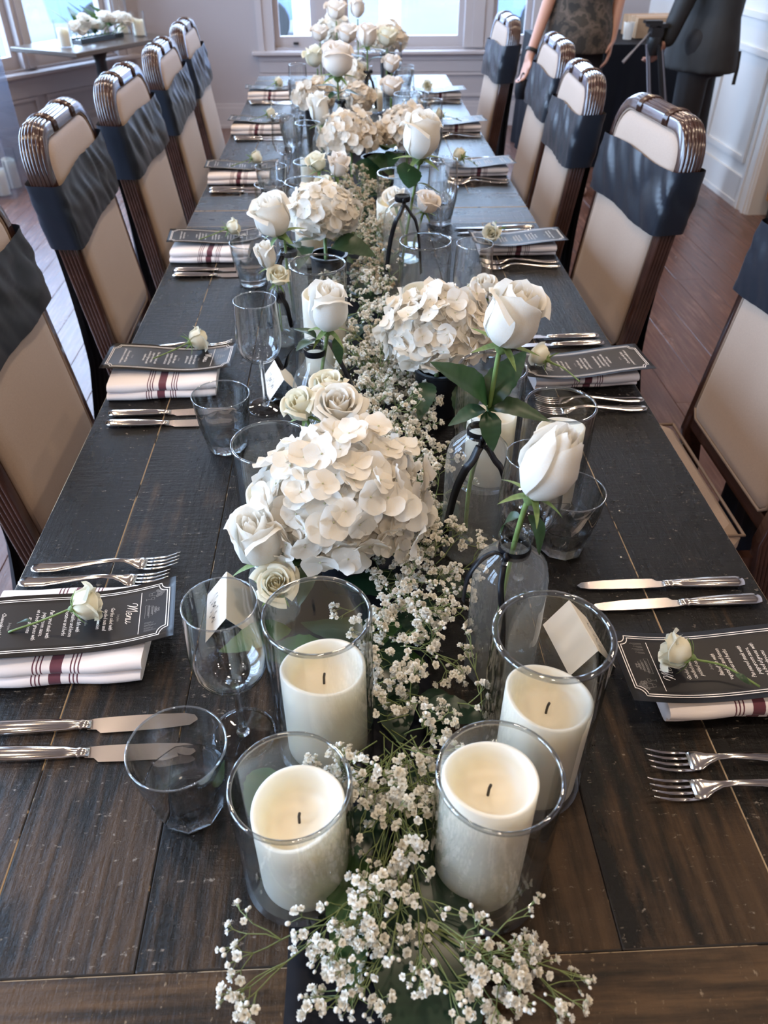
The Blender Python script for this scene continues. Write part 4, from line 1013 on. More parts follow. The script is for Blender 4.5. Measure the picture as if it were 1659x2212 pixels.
# ================================================================== BOTTLES WITH RIBBON
def bottle(x, y, D, h, label, neck=.017, lipw=.0185, shoulder=.78, rounded=False, ribbon='tails', seed=0, water=.45, tail=(.13, .14), ta=(-2.3, -.9)):
    r = thing('bottle_vase', label, 'vase', (x, y, T+.001), group='glass bottle vases tied with black ribbon')
    R0 = D/2; zs = h*shoulder
    if rounded: prof = [(.0005, .003), (R0*.6, 0), (R0*.82, .006), (R0*.97, h*.22), (R0, h*.36), (R0*.96, h*.5), (R0*.8, h*.63), (R0*.5, h*.73), (neck+.001, h*.79), (neck, h*.84), (neck, h*.93)]
    else: prof = [(.0005, .004), (R0*.7, 0), (R0*.95, .003), (R0, .010), (R0, zs*.85), (R0*.985, zs*.93), (R0*.9, zs+.004), (R0*.7, zs+.014), (neck+.004, zs+.022), (neck, zs+.028), (neck, h-.012)]
    mk('body', lathe(prof, 56), M['bottle'], r, smooth=180)
    mk('lip', lathe([(neck, h-.012), (lipw, h-.010), (lipw+.0012, h-.005), (lipw, h-.001), (lipw-.002, h), (neck-.003, h-.002), (neck-.003, h-.012)], 40), M['vase'], r, smooth=180)
    zr = h-.022 if not rounded else h*.88
    if ribbon:
        rw = .011
        def wrap(t, v): a = 2*pi*t; q = neck+.0012+.0008*v*(1-v)*4; return (q*cos(a), q*sin(a), zr-rw/2+rw*v)
        rb = mk('ribbon', grid(wrap, 40, 4), M['ribbon'], r, smooth=180)
        mk('knot', sphere((0, 0, 0), (.004, .005, .0055), 10, 7), M['ribbon'], rb, ((neck+.003)*cos(ta[0]*.5+ta[1]*.5), (neck+.003)*sin(ta[0]*.5+ta[1]*.5), zr), smooth=180)
        a0 = (ta[0]+ta[1])/2
        for a, L in zip(ta, tail):
            d = Vector((cos(a), sin(a), 0)); d0 = Vector((cos(a0), sin(a0), 0))
            rs = R0+.004
            if rounded: pts = [d0*(neck+.003)+Vector((0, 0, zr)), d0*(neck+.012)+d*.012+Vector((0, 0, zr+.008)), d*(rs*.75+.012)+Vector((0, 0, zr-.01)), d*(rs+.02)+Vector((0, 0, zr-.05)), d*(rs+.035)+Vector((0, 0, zr-L*.8))]
            elif ribbon == 'loop' and a < -2.2: pts = [d0*(neck+.003)+Vector((0, 0, zr)), d*(neck+.010)+Vector((0, 0, zr+.003)), d*(neck+.028)+Vector((0, 0, zr-.003)), d*(neck+.040)+Vector((0, 0, zr-.022)), d*(neck+.043)+Vector((0, 0, zr-L*.55))]
            elif ribbon == 'xloop': pts = [d0*(neck+.003)+Vector((0, 0, zr)), d*(neck+.018)+Vector((0, 0, zr+.003)), d*(rs*.98+.004)+Vector((0, 0, zs-.002)), d*(rs+.008)+Vector((0, 0, zs-.04)), d*(rs+.006)+Vector((0, 0, zs-L))]
            else:
                pts = []
                for q, rr_, zz in ((0, neck+.003, zr), (.04, neck+.006, zr-.008), (.2, R0*.66, zs+.019), (.38, R0*.93, zs+.006), (.55, rs, zs-.008), (.8, rs+.001, zs-.05), (1, rs+.004, zs-L)):
                    an = a0+(a-a0)*q; pts.append(Vector((cos(an)*rr_, sin(an)*rr_, zz)))
            mk('ribbon_tail', strip(crom(pts, 6), .0125 if ribbon != 'loop' else .0065, lambda t: Vector((-d.y, d.x, 0))), M['ribbon'], r, smooth=180)
    if water:
        mk('water', lathe([(.0005, .006), (R0*.88, .006), (R0*.9, .012), (R0*.9, zs*water), (.0005, zs*water)], 40), M['water'], r, smooth=60)
    return r
# near right bottle with the single upright rose
bottle(.165, .607, .083, .216, 'clear bottle vase with black ribbon, nearest on the right, holding one tilted rose', neck=.0155, lipw=.0175, ribbon='loop', tail=(.10, .13), ta=(-2.75, -1.75))
rose('large white rose bud leaning right in the nearest ribboned bottle', (.174, .602, T+.268), .062, (.34, -.04, 1), 'tight', foot=(.158, .612, T+.03), via=[(.160, .611, T+.12), (.164, .607, T+.2)], aspect=1.18, twist=.4, sep_up=-.35, group='single roses in bottles',
     leaves=[((.172, .60, T+.245), (.5, -.2, -.75), .055, .02, .4), ((.168, .61, T+.235), (-.4, .4, -.5), .05, .02, -.3)])
bottle(.160, .830, .084, .220, 'tall clear bottle vase with two long black ribbon tails, second on the right', neck=.0155, lipw=.0175, ribbon='tails', tail=(.125, .12), ta=(-2.55, -.55))
rose('largest white rose bud, standing high above the tall bottle with two ribbon tails', (.177, .826, T+.322), .078, (.22, -.12, 1), 'bud', foot=(.152, .832, T+.03), via=[(.153, .831, T+.12), (.165, .826, T+.20), (.169, .824, T+.26)], aspect=1.0, twist=2.2, sep_up=-.1, group='single roses in bottles',
     leaves=[((.164, .822, T+.235), (-.42, -.15, .85), .098, .052, -.5), ((.164, .822, T+.236), (.9, -.35, .28), .074, .032, .2), ((.164, .822, T+.234), (.15, -.8, -.55), .048, .028, .1), ((.163, .823, T+.235), (-.9, -.3, .05), .048, .024, -.2), ((.165, .826, T+.24), (.45, .2, .85), .078, .04, .5), ((.163, .83, T+.24), (-.3, .5, .7), .05, .03, .5)])
bottle(-.064, 1.185, .086, .157, 'round-bellied clear bottle vase with one black ribbon tail on the left', neck=.0165, lipw=.0205, rounded=True, tail=(.13, .04), ta=(-.45, 2.6))
rose('white rose bud just above the lip of the round-bellied bottle', (-.042, 1.18, T+.180), .074, (.05, -.10, 1), 'bud', foot=(-.066, 1.188, T+.02), aspect=1.12, twist=.8, sep_up=-.5, group='single roses in bottles',
     leaves=[((-.056, 1.172, T+.16), (-.55, -.5, .35), .05, .035, .3), ((-.03, 1.17, T+.17), (.25, -.5, -.8), .045, .018, .2), ((-.06, 1.18, T+.165), (-.7, .3, .5), .04, .02, 0)])
bottle(.118, 1.75, .084, .242, 'tall clear bottle vase with crossing black ribbon tails halfway down the table', neck=.0155, lipw=.0175, ribbon='tails', tail=(.12, .13), ta=(-2.4, -.5))
rose('large white rose high above the bottle halfway down the table, one big leaf under it', (.152, 1.745, T+.305), .095, (.05, -.15, 1), 'bud', foot=(.113, 1.752, T+.03), aspect=1.0, twist=3.5, group='single roses in bottles',
     leaves=[((.13, 1.735, T+.245), (-.05, -.35, .9), .085, .055, -.2), ((.14, 1.74, T+.25), (.7, -.2, .1), .06, .014, 0)])
bottle(-.019, 2.9, .066, .225, 'slim clear bottle vase with black ribbon beyond the twin hydrangeas, on the left', ribbon='tails', tail=(.06, .07), ta=(-2.0, -.4))
rose('pale pink-white rose above two dark leaves at the far end, left of the middle', (-.026, 2.89, T+.282), .118, (0, -.15, 1), 'bud', 'rose_warm', foot=(-.019, 2.9, T+.05), aspect=.85, twist=1, group='single roses in bottles',
     leaves=[((-.02, 2.88, T+.235), (-.8, -.1, .55), .085, .032, 0), ((-.02, 2.88, T+.23), (-.4, -.4, .1), .06, .035, 0), ((-.02, 2.88, T+.23), (.6, -.3, .25), .07, .035, 0)])
bottle(.09, 3.48, .072, .225, 'slim clear bottle vase with black ribbon at the far end in the middle', ribbon='tails', tail=(.12, .1), ta=(-2.2, -.8))
rose('pale pink-white rose at the far end in the middle, above a dark leaf pair', (.088, 3.47, T+.292), .085, (0, -.1, 1), 'bud', 'rose_warm', foot=(.09, 3.48, T+.05), aspect=.95, twist=2, group='single roses in bottles',
     leaves=[((.09, 3.46, T+.24), (-.75, -.1, .6), .07, .03, 0), ((.09, 3.46, T+.235), (.75, -.1, .6), .07, .03, 0)])
bottle(.064, 4.2, .066, .22, 'slim clear bottle vase at the very far end holding the highest rose', ribbon=None)
rose('pale tulip-shaped rose, highest of all at the very far end', (.064, 4.2, T+.315), .072, (0, 0, 1), 'bud', 'rose_warm', foot=(.064, 4.2, T+.05), aspect=1.1, twist=1.7, nsep=0, group='single roses in bottles')
bottle(-.128, 1.585, .074, .185, 'clear bottle vase with black ribbon left of the small hydrangea', ribbon='tails', tail=(.08, .10), ta=(-2.6, -1.9))
rose('big white rose leaning left beside the small hydrangea', (-.140, 1.58, T+.205), .088, (-.35, -.25, 1), 'bud', foot=(-.125, 1.587, T+.03), aspect=.95, twist=4.5, sep_up=-.4, group='single roses in bottles',
     leaves=[((-.12, 1.565, T+.18), (.25, -.6, .5), .055, .03, 0), ((-.115, 1.57, T+.18), (.6, -.2, .6), .05, .025, 0)])
bottle(-.146, 1.50, .052, .128, 'small clear bottle vase with black ribbon holding two small roses, by the third left tumbler', neck=.011, lipw=.013, ribbon='tails', tail=(.04, .04), ta=(-2.4, -.6))
rose('small white rose bud, upper of the pair in the small bottle', (-.160, 1.50, T+.165), .042, (-.15, -.2, 1), 'bud', foot=(-.149, 1.50, T+.03), aspect=1.35, group='rose pairs')
rose('small open cream rose, lower of the pair in the small bottle', (-.146, 1.485, T+.140), .042, (.2, -.45, 1), 'mini', 'rose_cream', foot=(-.146, 1.497, T+.03), group='rose pairs', twist=2)
bottle(-.045, 1.02, .07, .125, 'clear bottle vase holding three roses behind the big near hydrangea', ribbon=None, water=.6)
rose('open peach-white rose, largest of three behind the big near hydrangea', (-.028, 1.0, T+.122), .074, (.12, -.38, 1), 'open', 'rose', foot=(-.042, 1.02, T+.02), group='roses behind the near hydrangea', sep_up=-.3, aspect=1.1, twist=.5, leaves=[((.0, .995, T+.11), (.6, -.5, .5), .04, .02, 0)])
rose('small cream rose, left one of three behind the big near hydrangea', (-.074, 1.0, T+.125), .048, (-.25, -.3, 1), 'mini', 'rose_cream', foot=(-.050, 1.02, T+.02), group='roses behind the near hydrangea', aspect=1.25, twist=1)
rose('small cream rose, rear one of three behind the big near hydrangea', (-.038, 1.035, T+.138), .050, (0, -.1, 1), 'mini', 'rose_cream', foot=(-.045, 1.022, T+.02), group='roses behind the near hydrangea', twist=2)
bottle(-.108, .715, .062, .092, 'low clear bottle vase with two roses, left of the big near hydrangea', ribbon=None, water=.6)
rose('white rose with a pointed outer petal left of the big near hydrangea', (-.116, .706, T+.098), .070, (-.12, -.10, 1), 'bud', foot=(-.110, .715, T+.02), group='roses left of the near hydrangea', aspect=1.15, sep_up=-.3, twist=2.6)
rose('little cream rose facing up, just behind the nearest left wine glass', (-.100, .672, T+.085), .048, (.10, -.55, 1), 'open', 'rose_cream', foot=(-.106, .708, T+.02), group='roses left of the near hydrangea', sep_up=-.1, twist=1, leaves=[((-.085, .69, T+.09), (.4, .3, .8), .035, .018, 0)])
bottle(-.058, 2.215, .06, .15, 'clear bottle vase holding the pair of cream roses', ribbon=None)
rose('cream rose, left of the pair before the twin hydrangeas', (-.079, 2.22, T+.160), .055, (-.2, -.2, 1), 'far', 'rose_cream', foot=(-.06, 2.215, T+.03), group='rose pairs', aspect=1.1, leaves=[((-.085, 2.2, T+.165), (-.7, -.2, .5), .05, .02, 0)])
rose('cream rose bud, right of the pair before the twin hydrangeas', (-.030, 2.20, T+.150), .060, (.15, -.2, 1), 'far', 'rose_warm', foot=(-.056, 2.215, T+.03), group='rose pairs', aspect=1.35)
rose('small cream bloom, lowest below the pair of cream roses', (-.066, 2.17, T+.125), .045, (0, -.5, 1), 'far', 'rose_cream', foot=(-.06, 2.2, T+.03), group='rose pairs', nsep=0)
bottle(-.084, 2.74, .06, .16, 'clear bottle vase holding a tall bud left of the twin hydrangeas', ribbon=None)
rose('tall narrow cream rose bud left of the twin hydrangeas', (-.083, 2.73, T+.168), .070, (-.1, -.1, 1), 'bud', 'rose', foot=(-.084, 2.74, T+.03), group='rear roses', aspect=1.45, leaves=[((-.07, 2.72, T+.16), (.8, -.2, .2), .05, .025, 0)])
bottle(.282, 1.435, .05, .11, 'small clear bottle vase behind the cream hydrangea on the right', ribbon=None)
rose('small white rose peeping over the cream hydrangea on the right', (.258, 1.43, T+.125), .048, (0, -.2, 1), 'mini', 'rose', foot=(.280, 1.435, T+.03), group='rear roses', aspect=1.2)
rose('green-tipped rosebud peeping over the cream hydrangea on the right', (.236, 1.44, T+.13), .017, (-.1, -.1, 1), 'mini', 'rose_cream', foot=(.278, 1.437, T+.03), group='rear roses', aspect=1.5, sep_up=.8)
bottle(.155, 1.955, .05, .13, 'clear bottle vase behind the ribboned bottle halfway down the table', ribbon=None)
rose('cream rose left behind the ribboned bottle halfway down the table', (.116, 1.95, T+.145), .055, (-.2, -.2, 1), 'far', 'rose', foot=(.15, 1.955, T+.03), group='rear roses')
rose('peach rose right behind the ribboned bottle halfway down the table', (.185, 1.95, T+.130), .062, (.3, -.2, 1), 'far', 'rose_warm', foot=(.158, 1.955, T+.03), group='rear roses')
def far_rose(lab, x, y, h, d, mat, asp=1.0, ax=(0, -.15, 1)):
    rose(lab, (x, y, T+h), d, ax, 'far', mat, foot=(x, y+.02, T+.002), group='far end roses', aspect=asp, nsep=0)
far_rose('rose bud with a dark stem right of the middle bottle at the far end', .182, 3.46, .205, .072, 'rose_warm', 1.1)
far_rose('peach rose low on the right at the far end', .175, 3.30, .15, .085, 'rose_warm')
far_rose('cream rose behind the far left pink rose', -.120, 3.70, .19, .085, 'rose_cream', 1.2, (-.2, -.1, 1))
far_rose('small cream rose, left of the highest far roses', -.115, 4.22, .22, .085, 'rose_warm')
far_rose('white rose among the highest far roses, upper left', -.035, 4.28, .30, .10, 'rose_warm')
far_rose('cream rose among the highest far roses, beside the middle bloom', .015, 4.15, .22, .10, 'rose_warm')
far_rose('peach rose beside the twin hydrangeas, behind the big white rose', .225, 2.80, .17, .055, 'rose_warm')
far_rose('cream rose right of the middle far bloom', .20, 4.20, .20, .10, 'rose_cream')

# ================================================================== HYDRANGEAS
FLO = {}
def floret_me(mat, k):
    if (mat, k) in FLO: return FLO[(mat, k)]
    rs = random.Random(k*13+5); g = G()
    for p in range(4):
        a0 = pi/2*p+rs.uniform(-.15, .15); s = rs.uniform(.88, 1.1); cup = rs.uniform(.0, .75); tw = rs.uniform(-.4, .4)
        V = []
        for j in range(6):
            t = j/5; w_ = .74*sin(pi*min(1, .06+t*.86)**.95)**.65 if j else .06
            if j == 5: w_ = .40
            for i in range(5):
                u = i/2-1; x = t*s*(1-.10*u*u*t); y = u*w_*s*.92
                z = cup*(t**1.6)*.5-.10*t*t+.14*u*u*t*.8+tw*u*t*.5+.03*sin(7*u+k+p)
                V.append((x*.5*cos(a0)-y*.5*sin(a0), x*.5*sin(a0)+y*.5*cos(a0), z*.5+.012*(p % 2)))
        g.add(V, [(j*5+i, j*5+i+1, j*5+i+6, j*5+i+5) for j in range(5) for i in range(4)])
    b = sphere((0, 0, .02), .032, 6, 4); g.add(b.v, b.f, 1)
    FLO[(mat, k)] = mesh_of('floret', g, [M[mat], M['bud']], 180); return FLO[(mat, k)]
def hydrangea(label, c, rad, mat, n, fs, pot=True, low=-.45, leaves=(), tilt=(0, 0), potr=.042):
    c = Vector(c); r = thing('hydrangea', label, 'flower', c, group='hydrangea heads')
    ga = pi*(3-sqrt(5)); tot = int(n*2/(1-low))
    for i in range(n):
        zz = 1-(i+.5)*(1-low)/n; a = ga*i+rn(-.1, .1); q = sqrt(max(0, 1-zz*zz))
        nv = Vector((q*cos(a), q*sin(a), zz)); k = rn(.74, 1.05); lump = 1+.14*MN.noise(nv*2.2+c*9)
        p = Vector((nv.x*rad[0], nv.y*rad[1], nv.z*rad[2]))*k*lump
        ax = Vector((nv.x/rad[0], nv.y/rad[1], nv.z/rad[2])).normalized(); ax = (ax+Vector((rn(-1, 1), rn(-1, 1), rn(-1, 1)))*.58).normalized()
        s = fs*rn(.85, 1.15)
        place('floret', floret_me(mat, random.randrange(5)), r, mw=Matrix.Translation(p) @ basis(ax, rn(0, 6.28)) @ Matrix.Diagonal((s, s, s, 1)))
    # branching stalks and inner florets give the head its body
    g = G()
    for i in range(26):
        a = ga*i; zz = .9-1.3*i/26; q = sqrt(max(0, 1-zz*zz)); p = Vector((q*cos(a)*rad[0], q*sin(a)*rad[1], zz*rad[2]))*.8
        t = tube([(0, 0, -rad[2]*.8), p*.4, p], [.0022, .0016, .0010], 5); g.add(t.v, t.f)
    t = tube([(0, 0, -(c.z-T)+.012), (0, 0, -rad[2]*.75)], .004, 8); g.add(t.v, t.f)
    kind(mk('stalks', g, M['stem'], r, smooth=180), 'stuff')
    inner = G(); fm = floret_me(mat, 1)
    FV = [v.co.copy() for v in fm.vertices]; FF = [tuple(p.vertices) for p in fm.polygons]
    for i in range(60):
        zz = 1-(i+.5)*1.5/60; a = ga*i+1; q = sqrt(max(0, 1-zz*zz)); p = Vector((q*cos(a)*rad[0], q*sin(a)*rad[1], zz*rad[2]))*.72
        mt_ = Matrix.Translation(p) @ basis(Vector((q*cos(a), q*sin(a), zz+.3)), i) @ Matrix.Diagonal((fs*1.3,)*3+(1,)); inner.add([mt_ @ v for v in FV], FF)
    kind(mk('inner_florets', inner, M[mat], r, smooth=180), 'stuff')
    for (p, d, L, Wd, roll) in leaves:
        d = Vector(d).normalized(); q = d.to_track_quat('X', 'Z').to_matrix().to_4x4()
        place('leaf', leaf_me(L, Wd, 'leaf', .18, .45), r, mw=Matrix.Translation(Vector(p)-c) @ q @ Matrix.Rotation(roll, 4, 'X'))
    return r
def pot(x, y, rr, h, label):
    r = thing('black_pot', label, 'pot', (x, y, T+.001), group='low black pots under the hydrangeas')
    mk('body', lathe([(.0005, 0), (rr*.86, 0), (rr*.9, .004), (rr, h), (rr-.004, h), (rr*.82, .008), (.0005, .008)], 40), M['blackpot'], r, smooth=60)
    mk('rim', lathe([(rr, h-.006), (rr+.0025, h-.004), (rr+.0025, h+.001), (rr-.004, h+.001), (rr-.004, h-.006)], 40), M['blackpot'], r)
    return r
pot(-.012, .775, .042, .088, 'low black pot under the big near hydrangea')
hydrangea('big white hydrangea head, nearest and largest, in front on the left', (-.018, .757, T+.150), (.107, .095, .088), 'hydrangea', 175, .0405, leaves=[((-.055, .70, T+.10), (-.3, -.7, -.1), .05, .028, 0), ((-.075, .77, T+.13), (-.8, .2, .1), .05, .03, .3)])
pot(.150, 1.215, .042, .088, 'low black pot under the cream hydrangea on the right')
hydrangea('cream hydrangea head on the right behind the largest rose', (.146, 1.205, T+.160), (.094, .085, .074), 'hydrangea', 145, .040, leaves=[((.125, 1.14, T+.10), (-.3, -.8, -.2), .06, .04, 0), ((.18, 1.15, T+.09), (.2, -.7, -.5), .07, .05, 0)])
pot(-.050, 1.76, .042, .095, 'low black pot under the small hydrangea on the left')
hydrangea('small cream hydrangea head on the left with a broad leaf below it', (-.056, 1.75, T+.190), (.078, .072, .062), 'hydrangea', 110, .037, leaves=[((-.04, 1.70, T+.135), (.55, -.35, .25), .095, .065, .3), ((-.09, 1.71, T+.13), (-.2, -.6, .1), .07, .04, 0)])
pot(.10, 2.66, .055, .085, 'low black pot under the twin hydrangeas')
hydrangea('cream hydrangea head, left of the twins in the middle of the table', (.012, 2.62, T+.160), (.102, .085, .068), 'hydrangea_warm', 90, .036, leaves=[((.03, 2.55, T+.10), (.5, -.4, -.15), .11, .08, .2), ((.06, 2.56, T+.11), (.7, -.5, .0), .10, .07, 0)])
hydrangea('peach hydrangea head, right of the twins in the middle of the table', (.192, 2.66, T+.165), (.094, .085, .072), 'hydrangea_warm', 80, .036, leaves=[((.12, 2.59, T+.12), (.1, -.5, .5), .08, .06, 0), ((.16, 2.60, T+.11), (-.3, -.6, .1), .09, .06, 0)])
def far_hyd(label, x, y, h, rd, mat): hydrangea(label, (x, y, T+h), (rd, rd*.9, rd*.8), mat, 45, .04); pot(x, y, .04, h-rd*.62, 'low black pot under the '+label)
far_hyd('cream hydrangea head behind the far left narrow vase', -.118, 3.22, .165, .072, 'hydrangea_warm')
far_hyd('peach hydrangea head right of the far left bottle', .038, 3.18, .16, .062, 'hydrangea_warm')
far_hyd('white hydrangea head left of the far middle bottle', .03, 3.50, .185, .065, 'hydrangea')
far_hyd('white hydrangea head at the very far end on the left', -.05, 4.42, .235, .09, 'hydrangea')
far_hyd('peach hydrangea head at the very far end on the right', .215, 4.40, .20, .095, 'hydrangea_warm')

# ================================================================== GREENERY AND BABY'S BREATH
gar = thing('leaf_garland', 'broad dark green leaves laid along the runner under the white flowers', 'greenery', (0, 0, T))
def gleaf(x, y, ang, L, Wd, mat='leaf_big', z=.006, pitch=0.0, roll=0.0, fold=.12, droop=.05):
    place('leaf', leaf_me(L, Wd, mat, fold, droop), gar, (x, y, z), (roll, -pitch, ang))
gleaf(.045, .385, R(-88), .24, .095, z=.016, fold=.05, droop=.02)
gleaf(-.012, .385, R(-93), .135, .044, 'leaf_light', z=.018, roll=.2)
gleaf(.0, .43, R(-95), .12, .05, z=.014)
gleaf(.035, .47, R(-70), .13, .06, z=.02); gleaf(.06, .70, R(-75), .09, .055, z=.03, pitch=.2); gleaf(.085, .745, R(-35), .075, .045, z=.03, pitch=.1)
gleaf(.03, .62, R(-85), .12, .06, z=.02); gleaf(-.085, .655, R(-160), .09, .042, 'leaf_light', z=.03, pitch=.1); gleaf(-.100, .475, R(-105), .06, .035, 'leaf_light', z=.012, pitch=.2)
gleaf(-.035, .615, R(172), .09, .05, 'leaf_light', z=.02, pitch=.15); gleaf(.085, .57, R(-95), .07, .04, z=.016)
def xc(y):
    P = [(.2, .03), (.4, .030), (.5, .060), (.6, .058), (.75, .070), (.9, .075), (1.05, .060), (1.25, .042), (1.5, .045), (2.0, .035), (2.5, .03)]
    for (a, xa), (b, xb) in zip(P, P[1:]):
        if y <= b: return xa+(xb-xa)*max(0, (y-a)/(b-a))
    return P[-1][1]
BLK = [(v[0], v[1], v[2]/2+.004, v[3]) for v in VS]+[(.165, .607, .045, .19), (.160, .83, .045, .2), (-.064, 1.185, .046, .13), (.118, 1.75, .045, .2), (-.108, .715, .034, .1)]
def blocked(p):
    return any((p.x-x)**2+(p.y-y)**2 < r_*r_ and p.z-T < h for x, y, r_, h in BLK)
for i in range(46):
    for tries in range(12):
        y = rn(.5, 2.5); x = xc(y)+rn(-.06, .06); an = rn(0, 6.28); L = rn(.06, .11)
        if not any(blocked(Vector((x+cos(an)*L*q, y+sin(an)*L*q, T))) for q in (0, .25, .5, .75, 1)): break
    else: continue
    gleaf(x, y, an, L, rn(.032, .048), random.choice(['leaf_big', 'leaf_big', 'leaf_light']), rn(.016, .035), rn(.0, .3), rn(-.15, .15))
fl_list = []; st_g = G(); rs = random.Random(5)
def seg(a, b, r0, r1):
    t = tube([a, (a+b)/2+Vector((rs.uniform(-1, 1), rs.uniform(-1, 1), rs.uniform(-.3, 1)))*(b-a).length*.06, b], [r0, (r0+r1)/2, r1], 3, cap=False); st_g.add(t.v, t.f)
def branch(p, d, L, lev, far):
    e = p+d*L
    if e.z < T+.006: e.z = T+.006+rs.uniform(0, .008)
    if blocked(e) or blocked((p+e)/2): return
    seg(p, e, [.0010, .0008, .0006, .00045][3-lev], [.0008, .0006, .00045, .0003][3-lev])
    if lev == 0:
        t = rs.random(); ty = 1 if t < .36 else 0
        s = rs.uniform(.0017, .0030) if ty else rs.uniform(.0030, .0053)*(1.0 if not far else 1.1)
        fl_list.append((e, (d+Vector((0, 0, .4))).normalized(), s, ty, far)); return
    n = rs.choice([2, 3, 3]) if lev > 1 else rs.choice([2, 3, 3, 4])
    for i in range(n):
        nd = (d+Vector((rs.gauss(0, .48), rs.gauss(0, .48), rs.gauss(.12, .38)))).normalized()
        branch(e, nd, L*rs.uniform(.38, .72), lev-1, far)
def spray(p, d, L, far=False): branch(Vector(p), Vector(d).normalized(), L, 3, far)
# front fan over the runner's near end
for i in range(24):
    a = R(-90+rs.uniform(-52, 52)*(.3+.7*rs.random())); spray((xc(.3)+rs.uniform(-.012, .018), rs.uniform(.33, .42), T+rs.uniform(.02, .05)), (cos(a), sin(a), rs.uniform(-.22, .15)), rs.uniform(.045, .075))
for d in ((-1, -.55), (-.95, -.75), (-.8, -1), (-.75, -.7), (1, -.62), (.95, -.45), (.85, -.85), (1.1, -.7), (.7, -1), (1.0, -.5), (1.15, -.55), (.9, -.3), (-1, -.4), (.55, -1), (-.5, -1), (1.2, -.75)):
    spray((xc(.3)+d[0]*.012+.004, .375, T+.032), (d[0], d[1], -.10), .062 if d[0] < 0 else .085)
    if d[0] > -.6: spray((xc(.3)+d[0]*.02, .30, T+.030), (d[0]*.8, d[1]*.8, -.05), .05)
for x, d, L in ((.085, (1, -.15), .052), (.085, (1, -.7), .055), (.075, (.8, -1), .06), (-.035, (-1, -.25), .042), (-.03, (-1, -.7), .05)):
    spray((x, .305, T+.03), (d[0], d[1], -.05), L)
for i in range(44): spray((xc(.4)+rs.uniform(-.02, .03), rs.uniform(.40, .52), T+rs.uniform(.02, .06)), (rs.gauss(0, .5), rs.gauss(-.8, .4), rs.uniform(.0, .6)), rs.uniform(.035, .055))
for i in range(270):
    y = .48+.97*rs.random()**.8; wdt = .055
    spray((xc(y)+rs.gauss(0, wdt*.55), y, T+rs.uniform(.012, .05)), (rs.gauss(0, .7), rs.gauss(-.6, .5), rs.uniform(.1, .9)), rs.uniform(.026, .044))
for i in range(190):
    y = rs.uniform(1.4, 2.5)
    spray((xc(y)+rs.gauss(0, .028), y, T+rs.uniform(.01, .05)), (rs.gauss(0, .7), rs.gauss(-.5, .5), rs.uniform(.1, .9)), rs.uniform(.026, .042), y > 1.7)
def floret_tpl(k):
    r0 = random.Random(k); g = G()
    for ring, (n, tilt, ln) in enumerate([(6, .25, 1.0), (5, .75, .85), (4, 1.2, .6)]):
        for i in range(n):
            a = 2*pi*i/n+ring*.5+r0.uniform(-.2, .2); t = tilt+r0.uniform(-.15, .2); w_ = .42*ln
            ca, sa = cos(a), sin(a); o = len(g.v)
            P = [(.05, 0, 0), (.62*ln*cos(t), w_, .55*ln*sin(t)), (ln*cos(t)*1.0, .12, ln*sin(t)), (ln*cos(t)*.92, -.2, ln*sin(t)*1.05+.1), (.6*ln*cos(t), -w_, .6*ln*sin(t)+.05)]
            g.add([(x*ca-y*sa, x*sa+y*ca, z-.1) for x, y, z in P], [(0, 1, 2, 3, 4)])
    b = lathe([(.02, -.5), (.25, -.35), (.30, -.05)], 5); g.add(b.v, b.f, 1)
    return g
TPL = [floret_tpl(k) for k in range(4)]
bud_t = sphere((0, 0, .1), (.75, .75, .9), 7, 5); q = lathe([(.02, -.8), (.5, -.5), (.55, -.1)], 5); bud_t.add(q.v, q.f, 1)
ALL = TPL+[bud_t]
camp = Vector((0, 0, 1.49))
fl_list.sort(key=lambda f: (f[0]-camp).length/f[2])
gyp = thing('gypsophila_garland', "baby's breath sprays with tiny white flowers running along the middle of the tables", 'flowers', (0, 0, T))
fm = [mesh_of('flower', g, [M['floret'], M['bud']], 0) for g in ALL]
for (p, ax, s, ty, far) in fl_list[:290]:
    place('flower', fm[4 if ty else rs.randrange(4)], gyp, mw=Matrix.Translation(p-Vector((0, 0, T))) @ basis(ax, rs.uniform(0, 6)) @ Matrix.Diagonal((s, s, s, 1)))
def bulk(lst, name, mat):
    Vs, Fs, Ms = [], [], []; o = 0
    AV = [np.array(g.v) for g in ALL]
    for (p, ax, s, ty, far) in lst:
        k = 4 if ty else rs.randrange(4)
        mt_ = np.array(Matrix.Translation(p-Vector((0, 0, T))) @ basis(ax, rs.uniform(0, 6)) @ Matrix.Diagonal((s, s, s, 1)))
        v = AV[k] @ mt_[:3, :3].T + mt_[:3, 3]
        Vs.append(v); Fs.extend([tuple(i+o for i in f) for f in ALL[k].f]); Ms.extend(ALL[k].m or [0]*len(ALL[k].f)); o += len(v)
    g = G(); g.v = np.concatenate(Vs).tolist(); g.f = Fs; g.m = Ms
    kind(mk(name, g, [M[mat], M['bud']], gyp, smooth=0), 'stuff')
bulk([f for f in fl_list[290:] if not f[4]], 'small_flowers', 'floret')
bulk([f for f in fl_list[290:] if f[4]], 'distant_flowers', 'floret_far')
st_g.v = [(a, b, c-T) for a, b, c in st_g.v]
kind(mk('fine_stems', st_g, M['thin_stem'], gyp, smooth=180), 'stuff')
for x, y in ((.415, .335), (.372, .80), (.40, .905)):
    o = mk('fallen_flower', TPL[1], [M['floret'], M['bud']], None, (x, y, T+.002), scl=(.004 if y < .5 else .0016,)*3, smooth=0)
    tag(o, {.335: 'tiny white flower fallen on the brown boards at the lower right', .80: 'white crumb-sized petal on the dark boards near the right knives', .905: 'white crumb-sized petal on the dark boards by the right near chair'}[y], 'flower')

